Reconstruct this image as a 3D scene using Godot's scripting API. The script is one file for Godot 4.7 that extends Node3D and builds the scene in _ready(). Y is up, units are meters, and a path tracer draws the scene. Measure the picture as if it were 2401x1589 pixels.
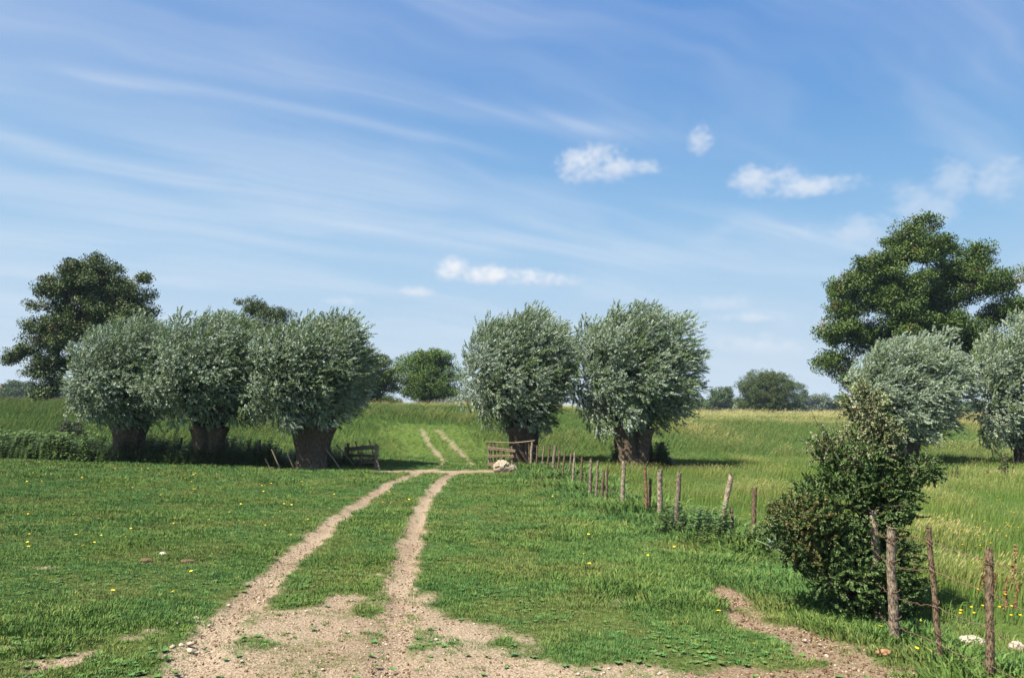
extends Node3D
# A farm track between pollarded willows, meadows behind, on a windy summer day.

var rng := RandomNumberGenerator.new()
var n1 := FastNoiseLite.new()
var n2 := FastNoiseLite.new()
var n3 := FastNoiseLite.new()
var nsky := FastNoiseLite.new()
var nfib := FastNoiseLite.new()
var used := {}
var M := {}
var sky_rows: Array = []
const SKY_W := 3072
const SKY_H := 1536
const SUN := Vector3(-0.80, 1.5, 0.60)

# ------------------------------------------------------------------ mesh builder
class MB:
	var v := PackedVector3Array()
	var n := PackedVector3Array()
	var c := PackedColorArray()
	var ix := PackedInt32Array()
	func tri(a: Vector3, b: Vector3, d: Vector3, nr: Vector3, col: Color) -> void:
		var k := v.size()
		v.append(a); n.append(nr); c.append(col)
		if (d - a).cross(b - a).dot(nr) >= 0.0:
			v.append(b); v.append(d)
		else:
			v.append(d); v.append(b)
		n.append(nr); n.append(nr); c.append(col); c.append(col)
		ix.append(k); ix.append(k + 1); ix.append(k + 2)
	func quad(a: Vector3, b: Vector3, d: Vector3, e: Vector3, col: Color) -> void:
		var nr := (d - a).cross(b - a).normalized()
		tri(a, b, d, nr, col)
		tri(a, d, e, nr, col)
	# a pointed leaf: two faces folded a little along the midrib
	func leaf(p: Vector3, dir: Vector3, side: Vector3, l: float, w: float, col: Color, fold := 0.25) -> void:
		var up := dir.cross(side).normalized()
		var m := p + dir * l * 0.45 - up * w * fold
		var a := m + side * w * 0.5 + up * w * fold
		var b := m - side * w * 0.5 + up * w * fold
		var tip := p + dir * l
		tri(p, a, tip, (tip - p).cross(a - p).normalized(), col)
		tri(p, tip, b, (b - p).cross(tip - p).normalized(), col)
	# a curved grass blade of two segments
	func blade(p: Vector3, h: float, lean: Vector3, w: float, yaw: float, col: Color) -> void:
		var s := Vector3(cos(yaw), 0, sin(yaw)) * w * 0.5
		var m := p + Vector3(0, h * 0.6, 0) + lean * 0.35
		var t := p + Vector3(0, h, 0) * (1.0 - minf(0.5, lean.length() / maxf(h, 0.001) * 0.25)) + lean
		var nr := (m - p).cross(s).normalized()
		var k := v.size()
		for q in [p - s, p + s, m + s * 0.8, m - s * 0.8, t]:
			v.append(q); n.append(nr); c.append(col)
		for j in [0, 1, 2, 0, 2, 3, 3, 2, 4]:
			ix.append(k + j)
	func tube(pts: Array, rad: Array, sides: int, col: Color, wob := 0.0, sd := 0.0, cap := true) -> void:
		var k := v.size()
		var m := pts.size()
		var ref := Vector3(0.31, 0.11, 0.94)
		for i in m:
			var t: Vector3 = (pts[mini(i + 1, m - 1)] - pts[maxi(i - 1, 0)]).normalized()
			var a := t.cross(ref)
			if a.length() < 0.05:
				a = t.cross(Vector3(1, 0, 0))
			a = a.normalized()
			var b := t.cross(a).normalized()
			for j in sides:
				var th := TAU * j / sides
				var rr: float = rad[i] * (1.0 + wob * (sin(th * 3.0 + sd) * 0.5 + sin(th * 5.0 + i * 1.7 + sd * 2.3) * 0.5))
				var o := a * cos(th) + b * sin(th)
				v.append(pts[i] + o * rr); n.append(o); c.append(col)
		for i in m - 1:
			for j in sides:
				var j2 := (j + 1) % sides
				var q0 := k + i * sides + j
				var q1 := k + i * sides + j2
				var q2 := q1 + sides
				var q3 := q0 + sides
				_face(q0, q1, q2); _face(q0, q2, q3)
		if cap:
			for e in [0, m - 1]:
				var t: Vector3 = (pts[m - 1] - pts[m - 2]).normalized() if e else (pts[0] - pts[1]).normalized()
				for j in range(1, sides - 1):
					tri(v[k + e * sides], v[k + e * sides + j], v[k + e * sides + j + 1], t, col)
	func _face(a: int, b: int, d: int) -> void:
		if (v[d] - v[a]).cross(v[b] - v[a]).dot(n[a] + n[b] + n[d]) >= 0.0:
			ix.append(a); ix.append(b); ix.append(d)
		else:
			ix.append(a); ix.append(d); ix.append(b)
	func mesh(mat: Material) -> ArrayMesh:
		var arr := []
		arr.resize(Mesh.ARRAY_MAX)
		arr[Mesh.ARRAY_VERTEX] = v
		arr[Mesh.ARRAY_NORMAL] = n
		arr[Mesh.ARRAY_COLOR] = c
		arr[Mesh.ARRAY_INDEX] = ix
		var am := ArrayMesh.new()
		am.add_surface_from_arrays(Mesh.PRIMITIVE_TRIANGLES, arr)
		am.surface_set_material(0, mat)
		return am

# ------------------------------------------------------------------ scene helpers
func numbered(called: String) -> String:
	if not used.has(called):
		used[called] = 0
		return called
	used[called] += 1
	return "%s_%03d" % [called, used[called]]

func tag(o: Node, label := "", category := "", group := "", kind := "") -> Node:
	if label: o.set_meta("label", label)
	if category: o.set_meta("category", category)
	if group: o.set_meta("group", group)
	if kind: o.set_meta("kind", kind)
	return o

func thing(called: String, label: String, category: String, at: Vector3, group := "") -> Node3D:
	var o := Node3D.new()
	o.name = numbered(called)
	add_child(o)
	o.position = at
	tag(o, label, category, group)
	return o

func part(called: String, m: Mesh, parent: Node, at := Vector3.ZERO) -> MeshInstance3D:
	var o := MeshInstance3D.new()
	o.name = called if parent != self else numbered(called)
	o.mesh = m
	parent.add_child(o, true)
	o.position = at
	return o

func copies(called: String, m: Mesh, xf: Array, cols: Array, parent: Node) -> MultiMeshInstance3D:
	var mm := MultiMesh.new()
	mm.transform_format = MultiMesh.TRANSFORM_3D
	mm.use_colors = true
	mm.mesh = m
	mm.instance_count = xf.size()
	for i in xf.size():
		mm.set_instance_transform(i, xf[i])
		mm.set_instance_color(i, cols[i])
	var o := MultiMeshInstance3D.new()
	o.name = called if parent != self else numbered(called)
	o.multimesh = mm
	parent.add_child(o, true)
	return o

func ss(a: float, b: float, x: float) -> float:
	var t := clampf((x - a) / (b - a), 0.0, 1.0)
	return t * t * (3.0 - 2.0 * t)

func rv() -> Vector3:
	var z := rng.randf_range(-1, 1)
	var a := rng.randf() * TAU
	var r := sqrt(1.0 - z * z)
	return Vector3(r * cos(a), z, r * sin(a))

# a basis whose y axis points along d
func along(d: Vector3, roll: float, s: float) -> Basis:
	var y := d.normalized()
	var x := y.cross(Vector3(0.3, 0.2, 0.93)).normalized()
	var z := x.cross(y)
	return Basis(x, y, z).rotated(y, roll).scaled(Vector3(s, s, s))

# ------------------------------------------------------------------ terrain
const RUT_L := [Vector2(-5.21, -45.99), Vector2(-4.86, -44.61), Vector2(-4.29, -42.13), Vector2(-3.54, -38.89), Vector2(-2.86, -34.58), Vector2(-2.69, -31.12), Vector2(-2.85, -29.6), Vector2(-3.25, -28.6), Vector2(-3.58, -23.9), Vector2(-3.58, -19.48), Vector2(-3.49, -16.04), Vector2(-3.36, -13.47), Vector2(-3.34, -12.55), Vector2(-3.19, -10.59), Vector2(-3.04, -9.29), Vector2(-2.94, -8.34), Vector2(-2.8, -7.41), Vector2(-2.49, -6.1), Vector2(-2.3, -3.0)]
const RUT_R := [Vector2(-4.19, -45.75), Vector2(-3.79, -44.56), Vector2(-3.07, -42.23), Vector2(-2.32, -38.74), Vector2(-1.7, -34.48), Vector2(-1.53, -31.62), Vector2(-1.7, -29.8), Vector2(-2.01, -28.53), Vector2(-2.16, -24.55), Vector2(-2.11, -19.9), Vector2(-1.92, -16.79), Vector2(-1.71, -14.53), Vector2(-1.62, -12.79), Vector2(-1.51, -11.55), Vector2(-1.38, -10.43), Vector2(-1.23, -9.0), Vector2(-1.12, -7.92), Vector2(-1.01, -7.01), Vector2(-0.92, -6.15), Vector2(-0.7, -3.0)]

func seg(p: Vector2, q: Array) -> float:
	var best := 99.0
	for i in q.size() - 1:
		var a: Vector2 = q[i]
		var b: Vector2 = q[i + 1]
		if p.y < minf(a.y, b.y) - 1.6 or p.y > maxf(a.y, b.y) + 1.6:
			continue
		var ab := b - a
		var t := clampf((p - a).dot(ab) / ab.length_squared(), 0.0, 1.0)
		best = minf(best, (p - a - ab * t).length())
	return best

func fence_x(z: float) -> float:
	var d := -z
	if d > 33.0: return -60.0
	var pts := [Vector2(4.1, 5.0), Vector2(4.05, 8.0), Vector2(4.2, 14.0), Vector2(3.25, 16.0), Vector2(2.6, 18.5), Vector2(2.1, 21.0), Vector2(1.45, 27.8), Vector2(0.8, 30.5), Vector2(0.5, 33.0)]
	for i in pts.size() - 1:
		if d <= pts[i + 1].y:
			return lerpf(pts[i].x, pts[i + 1].x, clampf((d - pts[i].y) / (pts[i + 1].y - pts[i].y), 0.0, 1.0))
	return 0.5

func ground_y(x: float, z: float) -> float:
	var d := -z
	var plat := lerpf(2.0, 1.35, ss(2, 14, x))
	var h := plat * ss(37, 56, d)
	h += 0.42 * exp(-pow((x + 10.5) / 4.0, 2.0) - pow((d - 50.0) / 7.0, 2.0))
	h += 0.25 * exp(-pow((x - 1.5) / 2.6, 2.0) - pow((d - 50.0) / 6.0, 2.0))
	h += 0.16 * n1.get_noise_2d(x * 0.9, z * 0.9) * ss(34, 50, d) + 0.05 * n1.get_noise_2d(x * 2.0, z * 2.0)
	if d < 24.0 and absf(x) < 12.0:
		h += 0.018 * n2.get_noise_2d(x * 6.0, z * 6.0)
	return h

# the unmown hayfield above the bank, seen as a straw-coloured field with a ragged border
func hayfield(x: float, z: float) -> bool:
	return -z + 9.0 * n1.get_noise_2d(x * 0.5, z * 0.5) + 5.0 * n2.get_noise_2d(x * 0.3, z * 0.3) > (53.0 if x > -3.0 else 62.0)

# share of bare earth, 0 grass to 1 earth, before the noise of single tufts
func earth(x: float, z: float) -> float:
	var p := Vector2(x, z)
	var d := -z
	var far := ss(30, 46, d)
	var w := (0.125 + 0.06 * n2.get_noise_2d(x * 1.3, z * 1.3)) * lerpf(1.0, 0.5, ss(29.4, 30.6, d))
	var e := 0.0
	if d < 47.5:
		var rr := minf(seg(p, RUT_L), seg(p, RUT_R))
		e = (1.0 - ss(w * 0.5, w + 0.22, rr + 0.10 * n1.get_noise_2d(x * 16.0, z * 16.0))) * lerpf(1.0, 0.6, ss(29.4, 30.4, d)) * lerpf(1.0, 0.8, far) * (1.0 - 0.65 * exp(-pow((d - 30.6) / 0.6, 2.0)))
	if d < 12.0:
		var q := n2.get_noise_2d(x * 1.6 + 40.0, z * 1.6)
		var q2 := n1.get_noise_2d(x * 9.0, z * 9.0)
		var a := 1.15 - Vector2((x + 1.95) / 1.55, (d - 6.8) / 3.3).length() + q * 0.4
		var b := 1.1 - Vector2((x + 0.5) / 0.85, (d - 6.9) / 2.4).length() + q * 0.4
		var c := 1.1 - seg(p, [Vector2(2.66, -10.6), Vector2(2.84, -9.1), Vector2(3.05, -7.74), Vector2(3.3, -6.2)]) / (0.26 + 0.40 * ss(9.0, 7.0, d)) + q * 0.8 + q2 * 0.4
		var f := 1.1 - seg(p, [Vector2(-0.3, -7.2), Vector2(1.16, -7.05), Vector2(2.9, -6.95)]) / 0.46 + q * 0.6
		var g := 0.8 - p.distance_to(Vector2(1.35, -9.9)) / 0.35 + q * 0.4
		var l := 0.10 - p.distance_to(Vector2(-3.9, -6.6)) / 2.6 + q * 1.0 + q2 * 0.5
		var l2 := 0.8 - Vector2((x + 6.5) / 0.5, (d - 11.33) / 0.12).length()
		e = maxf(e, ss(-0.12, 0.5, maxf(maxf(maxf(a, b), maxf(c, f)), maxf(maxf(g, l), l2)) + q2 * 0.34) * (0.56 + 0.26 * ss(1.5, 2.5, x) + 0.16 * q))
	if d > 25.5 and d < 31.0:
		e = maxf(e, 0.85 * (1.0 - ss(0.45, 1.0, seg(p, [Vector2(-4.3, -28.4), Vector2(-3.0, -29.0), Vector2(-1.9, -29.0), Vector2(-0.3, -29.5)]) - 0.12 * n2.get_noise_2d(x * 2.0, z * 2.0))))
		e = maxf(e, 0.75 * (1.0 - ss(0.1, 0.42, seg(p, [Vector2(-8.5, -29.5), Vector2(-6.0, -29.5), Vector2(-4.7, -29.0)]))))
	return clampf(e, 0.0, 1.0)

func lines(steps: Array) -> PackedFloat32Array:
	var out := PackedFloat32Array()
	for s in steps:
		var a: float = s[0]
		while a < s[1] - 0.0001:
			out.append(a)
			a += s[2] if s.size() < 4 else maxf(s[2], absf(a) * s[3])
	out.append(steps[-1][1])
	return out

var gx: PackedFloat32Array
var gz: PackedFloat32Array
var ge := PackedFloat32Array()

func build_ground() -> void:
	gx = lines([[-520.0, -60.0, 40.0], [-60.0, -26.0, 2.0], [-26.0, -8.0, 0.3], [-8.0, 6.0, 0.1], [6.0, 26.0, 0.3], [26.0, 60.0, 2.0], [60.0, 520.0, 40.0]])
	var gd := lines([[-80.0, 0.0, 10.0], [0.0, 5.0, 0.5], [5.0, 16.0, 0.1], [16.0, 36.0, 0.2], [36.0, 64.0, 0.6], [64.0, 130.0, 3.0], [130.0, 900.0, 35.0]])
	var nx := gx.size()
	var nz := gd.size()
	var pos := PackedVector3Array()
	pos.resize(nx * nz)
	ge.resize(nx * nz)
	gz = PackedFloat32Array()
	for j in nz:
		gz.append(-gd[j])
		for i in nx:
			var x := gx[i]
			var z := -gd[j]
			var e := earth(x, z) if gd[j] < 48.0 and gd[j] > 2.0 and absf(x) < 12.0 else 0.0
			ge[j * nx + i] = e
			pos[j * nx + i] = Vector3(x, ground_y(x, z) - 0.035 * e - 0.03 * ss(0.75, 1.0, e), z)
	var nor := PackedVector3Array()
	nor.resize(nx * nz)
	for j in nz:
		for i in nx:
			var a := pos[j * nx + mini(i + 1, nx - 1)] - pos[j * nx + maxi(i - 1, 0)]
			var b := pos[mini(j + 1, nz - 1) * nx + i] - pos[maxi(j - 1, 0) * nx + i]
			nor[j * nx + i] = a.cross(b).normalized()
	# colours of the matter itself: bare loam, thatch between the blades, meadow thatch
	var col := PackedColorArray()
	col.resize(nx * nz)
	for j in nz:
		for i in nx:
			var x := gx[i]
			var z := gz[j]
			var e := ge[j * nx + i]
			var q := n2.get_noise_2d(x * 0.7, z * 0.7) * 0.5 + 0.5
			var soil := Color(0.258, 0.218, 0.168).lerp(Color(0.192, 0.153, 0.114), q)
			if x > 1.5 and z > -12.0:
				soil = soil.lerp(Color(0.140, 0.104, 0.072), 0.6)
			var thatch := Color(0.042, 0.082, 0.018).lerp(Color(0.068, 0.085, 0.030), q)
			if -z > 37.0 or x > fence_x(z):
				thatch = Color(0.058, 0.105, 0.020).lerp(Color(0.082, 0.120, 0.034), q)
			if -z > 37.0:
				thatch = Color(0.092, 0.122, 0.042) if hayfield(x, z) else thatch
			var k := thatch.lerp(soil, ss(0.2, 0.6, e))
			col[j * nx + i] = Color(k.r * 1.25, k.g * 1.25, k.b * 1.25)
	var names := ["ground", "dirt_track", "meadow"]
	var lab := ["short grazed paddock turf on both sides of the dirt track", "pale two-rut dirt farm track curving between the two gates", "long-grass meadow rising behind the willows"]
	var mats := [M.turf, M.soil, M.turf]
	var mbs := [MB.new(), MB.new(), MB.new()]
	var remap := []
	for k in 3:
		var r := PackedInt32Array()
		r.resize(nx * nz)
		r.fill(-1)
		remap.append(r)
	for j in nz - 1:
		for i in nx - 1:
			var cz := (gz[j] + gz[j + 1]) * 0.5
			var cx := (gx[i] + gx[i + 1]) * 0.5
			var e := (ge[j * nx + i] + ge[j * nx + i + 1] + ge[j * nx + nx + i] + ge[j * nx + nx + i + 1]) * 0.25
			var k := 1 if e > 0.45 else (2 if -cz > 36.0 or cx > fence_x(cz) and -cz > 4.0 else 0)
			var b: MB = mbs[k]
			var q := [j * nx + i, j * nx + i + 1, j * nx + nx + i + 1, j * nx + nx + i]
			for s in 4:
				if remap[k][q[s]] < 0:
					remap[k][q[s]] = b.v.size()
					b.v.append(pos[q[s]]); b.n.append(nor[q[s]]); b.c.append(col[q[s]])
				q[s] = remap[k][q[s]]
			b._face(q[0], q[1], q[2])
			b._face(q[0], q[2], q[3])
	for k in 3:
		tag(part(names[k], mbs[k].mesh(mats[k]), self), lab[k], "ground" if k == 0 else ("track" if k == 1 else "meadow"), "", "structure")

# ------------------------------------------------------------------ sky
const CUMULUS := [[-2.4, 9.5, 3.2, 0.75, 1.0], [1.0, 9.3, 3.4, 0.62, 0.95], [-4.2, 10.0, 1.1, 0.7, 0.9], [5.8, 17.2, 2.6, 1.3, 0.75], [8.1, 17.0, 2.1, 0.8, 0.6], [13.4, 18.6, 0.8, 1.1, 0.6], [17.8, 15.8, 1.9, 0.9, 0.65], [20.3, 15.0, 3.2, 0.8, 0.65], [29.2, 14.4, 1.3, 1.7, 0.35], [31.9, 14.3, 1.1, 1.4, 0.4], [33.6, 8.0, 1.2, 0.9, 0.6], [-7.0, 8.2, 1.3, 0.4, 0.5], [-11.8, 7.3, 1.6, 0.3, 0.35], [16.2, 6.4, 2.2, 0.4, 0.4], [14.5, 7.5, 1.8, 0.6, 0.3], [17.5, 4.6, 3.2, 0.7, 0.4], [23.0, 5.6, 2.6, 0.8, 0.35], [24.5, 12.0, 3.0, 1.0, 0.35], [27.5, 13.0, 2.2, 1.6, 0.35], [9.5, 5.2, 3.0, 0.6, 0.35]]
const STREAKS := [
	[0.5, 0.50, [Vector2(-33, 20.6), Vector2(-28.4, 20.4), Vector2(-21.9, 20.8), Vector2(-13.8, 20.2), Vector2(-6.5, 19.3), Vector2(2.7, 17.2)]],
	[0.9, 0.55, [Vector2(-22, 23.4), Vector2(-12.7, 22.3), Vector2(-3.4, 21.2), Vector2(6.1, 19.8), Vector2(14, 18.4)]],
	[0.9, 0.6, [Vector2(-48, 19.0), Vector2(-35.7, 16.2), Vector2(-27.6, 14.8), Vector2(-18.3, 13.9), Vector2(-9.4, 12.8), Vector2(-0.1, 12.0), Vector2(14.5, 9.6)]],
	[0.9, 0.5, [Vector2(11, 10.8), Vector2(13.7, 11.8), Vector2(16.0, 12.9), Vector2(19.4, 12.1), Vector2(24.7, 11.1), Vector2(29, 10.6)]],
	[1.5, 0.38, [Vector2(-50, 21), Vector2(-35.9, 18.8), Vector2(-30.9, 17.9), Vector2(-23.4, 17.0), Vector2(-12.5, 16.4), Vector2(-1.7, 14.8)]],
	[2.0, 0.42, [Vector2(-60, 8), Vector2(-35.3, 9.6), Vector2(-23.6, 11.6), Vector2(-12.4, 12.0), Vector2(3.0, 10.9)]]]
var cloud_list: Array = []

func sky_row(j: int) -> void:
	var row := PackedByteArray()
	row.resize(SKY_W * 3)
	var el := (0.5 - (j + 0.5) / SKY_H) * PI
	var y := sin(el)
	var ce := cos(el)
	var eld := rad_to_deg(el)
	var sun := SUN.normalized()
	var here: Array = []
	for b in cloud_list:
		if absf(eld - b[1]) < b[3] * 2.2:
			here.append(b)
	for i in SKY_W:
		var az := wrapf((i + 0.5) / SKY_W * TAU, -PI, PI)
		var azd := rad_to_deg(az)
		var dir := Vector3(sin(az) * ce, y, -cos(az) * ce)
		var yy := maxf(y, 0.0)
		var c := Vector3(0.63, 0.745, 0.85).lerp(Vector3(0.29, 0.55, 0.83), ss(-0.02, 0.28, yy))
		c = c.lerp(Vector3(0.045, 0.235, 0.65), ss(0.14, 0.50, yy))
		c = c.lerp(Vector3(0.03, 0.16, 0.54), ss(0.45, 1.0, yy))
		var g := dir.dot(sun) * 0.5 + 0.5
		c = c.lerp(Vector3(0.70, 0.82, 0.95), 0.88 * pow(g, 3.0))
		if y > 0.0:
			# high cirrus on a plane overhead, drawn out along the upper wind
			var px := dir.x / (yy + 0.12)
			var pz := dir.z / (yy + 0.12)
			var u := px * 0.86 - pz * 0.51
			var w := px * 0.51 + pz * 0.86
			var wp := nsky.get_noise_2d(u * 14.0, w * 14.0)
			var fib := nfib.get_noise_2d(u * 5.0, (w + wp * 0.08) * 110.0) * 0.5 + 0.5
			var veil := nsky.get_noise_2d(u * 7.0 + 90.0, w * 30.0 + wp * 5.0) * 0.5 + 0.5
			var fine := nfib.get_noise_2d(u * 11.0 + 50.0, (w + wp * 0.06) * 300.0) * 0.5 + 0.5
			fib = clampf(fib * 0.65 + fine * 0.5 - 0.08, 0.0, 1.0)
			var a := 0.36 * ss(0.25, 0.95, veil) * (0.4 + 0.6 * fib) * ss(-0.02, 0.12, y)
			if azd > -70.0 and azd < 45.0 and eld < 30.0:
				for s in STREAKS:
					var q: Array = s[2]
					for k in q.size() - 1:
						var p0: Vector2 = q[k]
						var p1: Vector2 = q[k + 1]
						if azd >= p0.x and azd < p1.x:
							var f := (azd - p0.x) / (p1.x - p0.x)
							var mid := lerpf(p0.y, p1.y, ss(0.0, 1.0, f) * 0.5 + f * 0.5) + wp * 0.3
							var dd: float = absf(eld - mid) / s[0]
							if dd < 2.2:
								var ends := ss(q[0].x, q[0].x + 6.0, azd) * (1.0 - ss(q[-1].x - 7.0, q[-1].x, azd))
								a += 0.52 * s[1] * exp(-dd * dd * 1.6) * (0.45 + 0.55 * ss(0.2, 0.85, fib)) * ends
			a = clampf(a, 0.0, 0.6)
			c = c.lerp(Vector3(0.80, 0.86, 0.95), a)
			# small fair-weather cumulus
			var cum := 0.0
			var low := 0.0
			for b in here:
				var dx: float = (azd - b[0]) / b[2]
				if absf(dx) > 1.9:
					continue
				var dy: float = (eld - b[1]) / b[3]
				if absf(dy) > 2.2:
					continue
				var n := nsky.get_noise_2d(azd * 4.5 + b[0], eld * 8.0) + 0.5 * nsky.get_noise_2d(azd * 24.0, eld * 34.0 + b[0])
				if dy < 0.0:
					dy *= 1.25
				var den := 1.0 - 0.8 * (dx * dx + dy * dy) + n * 0.85
				var aa: float = ss(-0.35, 1.6, den) * b[4]
				if aa > cum:
					cum = aa
					low = clampf(-dy, 0.0, 1.0)
			if cum > 0.0:
				c = c.lerp(Vector3(0.90, 0.92, 0.96).lerp(Vector3(0.72, 0.77, 0.88), low), cum)
		var o := Color(clampf(c.x, 0, 1), clampf(c.y, 0, 1), clampf(c.z, 0, 1)).linear_to_srgb()
		row[i * 3] = int(o.r * 255.0 + 0.5)
		row[i * 3 + 1] = int(o.g * 255.0 + 0.5)
		row[i * 3 + 2] = int(o.b * 255.0 + 0.5)
	sky_rows[j] = row

func build_sky() -> ImageTexture:
	for b in CUMULUS:
		cloud_list.append(b)
	var r := RandomNumberGenerator.new()
	r.seed = 77
	for k in 46:   # the same kind of small clouds all the way round
		var a := r.randf_range(40, 320)
		a = a - 360.0 if a > 180.0 else a
		var e := 5.0 + 22.0 * pow(r.randf(), 1.3)
		var s := r.randf_range(0.6, 1.3)
		cloud_list.append([a, e, 2.4 * s, 0.8 * s, r.randf_range(0.35, 0.9)])
	sky_rows.resize(SKY_H)
	var half := SKY_H / 2 + 4
	var job := WorkerThreadPool.add_group_task(sky_row, half, -1, true)
	WorkerThreadPool.wait_for_group_task_completion(job)
	var all := PackedByteArray()
	for j in SKY_H:
		all.append_array(sky_rows[mini(j, half - 1)])
	return ImageTexture.create_from_image(Image.create_from_data(SKY_W, SKY_H, false, Image.FORMAT_RGB8, all))

# ------------------------------------------------------------------ materials
func noise_tex(freq: float, stops: Array, size := 512, seed_ := 1, normal := false, bump := 4.0, oct := 5) -> NoiseTexture2D:
	var f := FastNoiseLite.new()
	f.noise_type = FastNoiseLite.TYPE_SIMPLEX
	f.seed = seed_
	f.frequency = freq
	f.fractal_octaves = oct
	var t := NoiseTexture2D.new()
	t.width = size
	t.height = size
	t.seamless = true
	t.noise = f
	if normal:
		t.as_normal_map = true
		t.bump_strength = bump
	else:
		var g := Gradient.new()
		var off := PackedFloat32Array()
		var cs := PackedColorArray()
		for s in stops:
			off.append(s[0])
			cs.append(s[1].linear_to_srgb())
		g.offsets = off
		g.colors = cs
		t.color_ramp = g
	return t

func grey(v: float) -> Color:
	return Color(v, v, v)

func materials() -> void:
	var soil := StandardMaterial3D.new()
	soil.vertex_color_use_as_albedo = true
	soil.albedo_texture = noise_tex(0.02, [[0.15, Color(0.55, 0.52, 0.5)], [0.5, Color(0.82, 0.8, 0.78)], [0.8, Color(1, 1, 1)]], 1024, 5)
	soil.normal_enabled = true
	soil.normal_texture = noise_tex(0.03, [], 1024, 6, true, 14.0)
	soil.normal_scale = 1.0
	soil.uv1_triplanar = true
	soil.uv1_world_triplanar = true
	soil.uv1_scale = Vector3(0.8, 0.8, 0.8)
	soil.roughness = 1.0
	soil.metallic_specular = 0.2
	M.soil = soil
	var turf: StandardMaterial3D = soil.duplicate()
	turf.uv1_scale = Vector3(0.55, 0.55, 0.55)
	M.turf = turf
	var leaf := StandardMaterial3D.new()
	leaf.vertex_color_use_as_albedo = true
	leaf.roughness = 0.55
	leaf.metallic_specular = 0.4
	leaf.backlight = Color(0.6, 0.65, 0.35)
	M.leaf = leaf
	var grass: StandardMaterial3D = leaf.duplicate()
	grass.roughness = 0.7
	grass.metallic_specular = 0.3
	grass.backlight = Color(0.5, 0.55, 0.25)
	M.grass = grass
	var bark := StandardMaterial3D.new()
	bark.vertex_color_use_as_albedo = true
	bark.albedo_texture = noise_tex(0.03, [[0.2, grey(0.35)], [0.5, grey(0.75)], [0.8, grey(1.0)]], 512, 9)
	bark.normal_enabled = true
	bark.normal_texture = noise_tex(0.03, [], 512, 10, true, 16.0)
	bark.uv1_triplanar = true
	bark.uv1_scale = Vector3(1.6, 0.3, 1.6)
	bark.roughness = 0.95
	bark.metallic_specular = 0.25
	M.bark = bark
	var wood: StandardMaterial3D = bark.duplicate()
	wood.albedo_texture = noise_tex(0.025, [[0.2, Color(0.45, 0.42, 0.4)], [0.45, Color(0.8, 0.77, 0.74)], [0.75, Color(1, 1, 1)]], 512, 11)
	wood.uv1_scale = Vector3(5.0, 0.5, 5.0)
	wood.roughness = 0.9
	M.wood = wood
	var stone: StandardMaterial3D = bark.duplicate()
	stone.albedo_texture = noise_tex(0.02, [[0.25, Color(0.55, 0.52, 0.48)], [0.5, Color(0.85, 0.83, 0.8)], [0.7, Color(1, 1, 1)]], 512, 12)
	stone.normal_texture = noise_tex(0.02, [], 512, 13, true, 8.0)
	stone.uv1_scale = Vector3(2.5, 2.5, 2.5)
	M.stone = stone
	var wire := StandardMaterial3D.new()
	wire.albedo_color = Color(0.16, 0.105, 0.075).linear_to_srgb()
	wire.roughness = 0.75
	wire.metallic = 0.35
	M.wire = wire
	var flower := StandardMaterial3D.new()
	flower.vertex_color_use_as_albedo = true
	flower.roughness = 0.7
	M.flower = flower

# ------------------------------------------------------------------ grass
func clump(blades: int, r: float, h0: float, h1: float, w: float, lean: float, wind: float, c0: Color, c1: Color, heads := 0.0) -> ArrayMesh:
	var b := MB.new()
	for k in blades:
		var a := rng.randf() * TAU
		var rr := r * sqrt(rng.randf())
		var h := rng.randf_range(h0, h1)
		var out := Vector3(cos(a), 0, sin(a))
		var l := out * lean * h * rng.randf_range(0.2, 1.0) + Vector3(wind * h * rng.randf_range(0.5, 1.2), 0, rng.randf_range(-0.1, 0.1) * h)
		var col := c0.lerp(c1, rng.randf())
		var p := out * rr
		b.blade(p, h, l, w * rng.randf_range(0.7, 1.2), rng.randf() * PI, col)
		if rng.randf() < heads:
			var t := p + Vector3(0, h * 0.93, 0) + l
			b.leaf(t, (l * 1.2 + Vector3(0, h * 0.5, 0)).normalized(), Vector3(0.3, 0, 1).normalized(), h * 0.26, w * 1.3, Color(0.165, 0.165, 0.078))
	return b.mesh(M.grass)

func earth_at(x: float, z: float) -> float:
	return earth(x, z) if -z < 48.0 and absf(x) < 12.0 else 0.0

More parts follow.
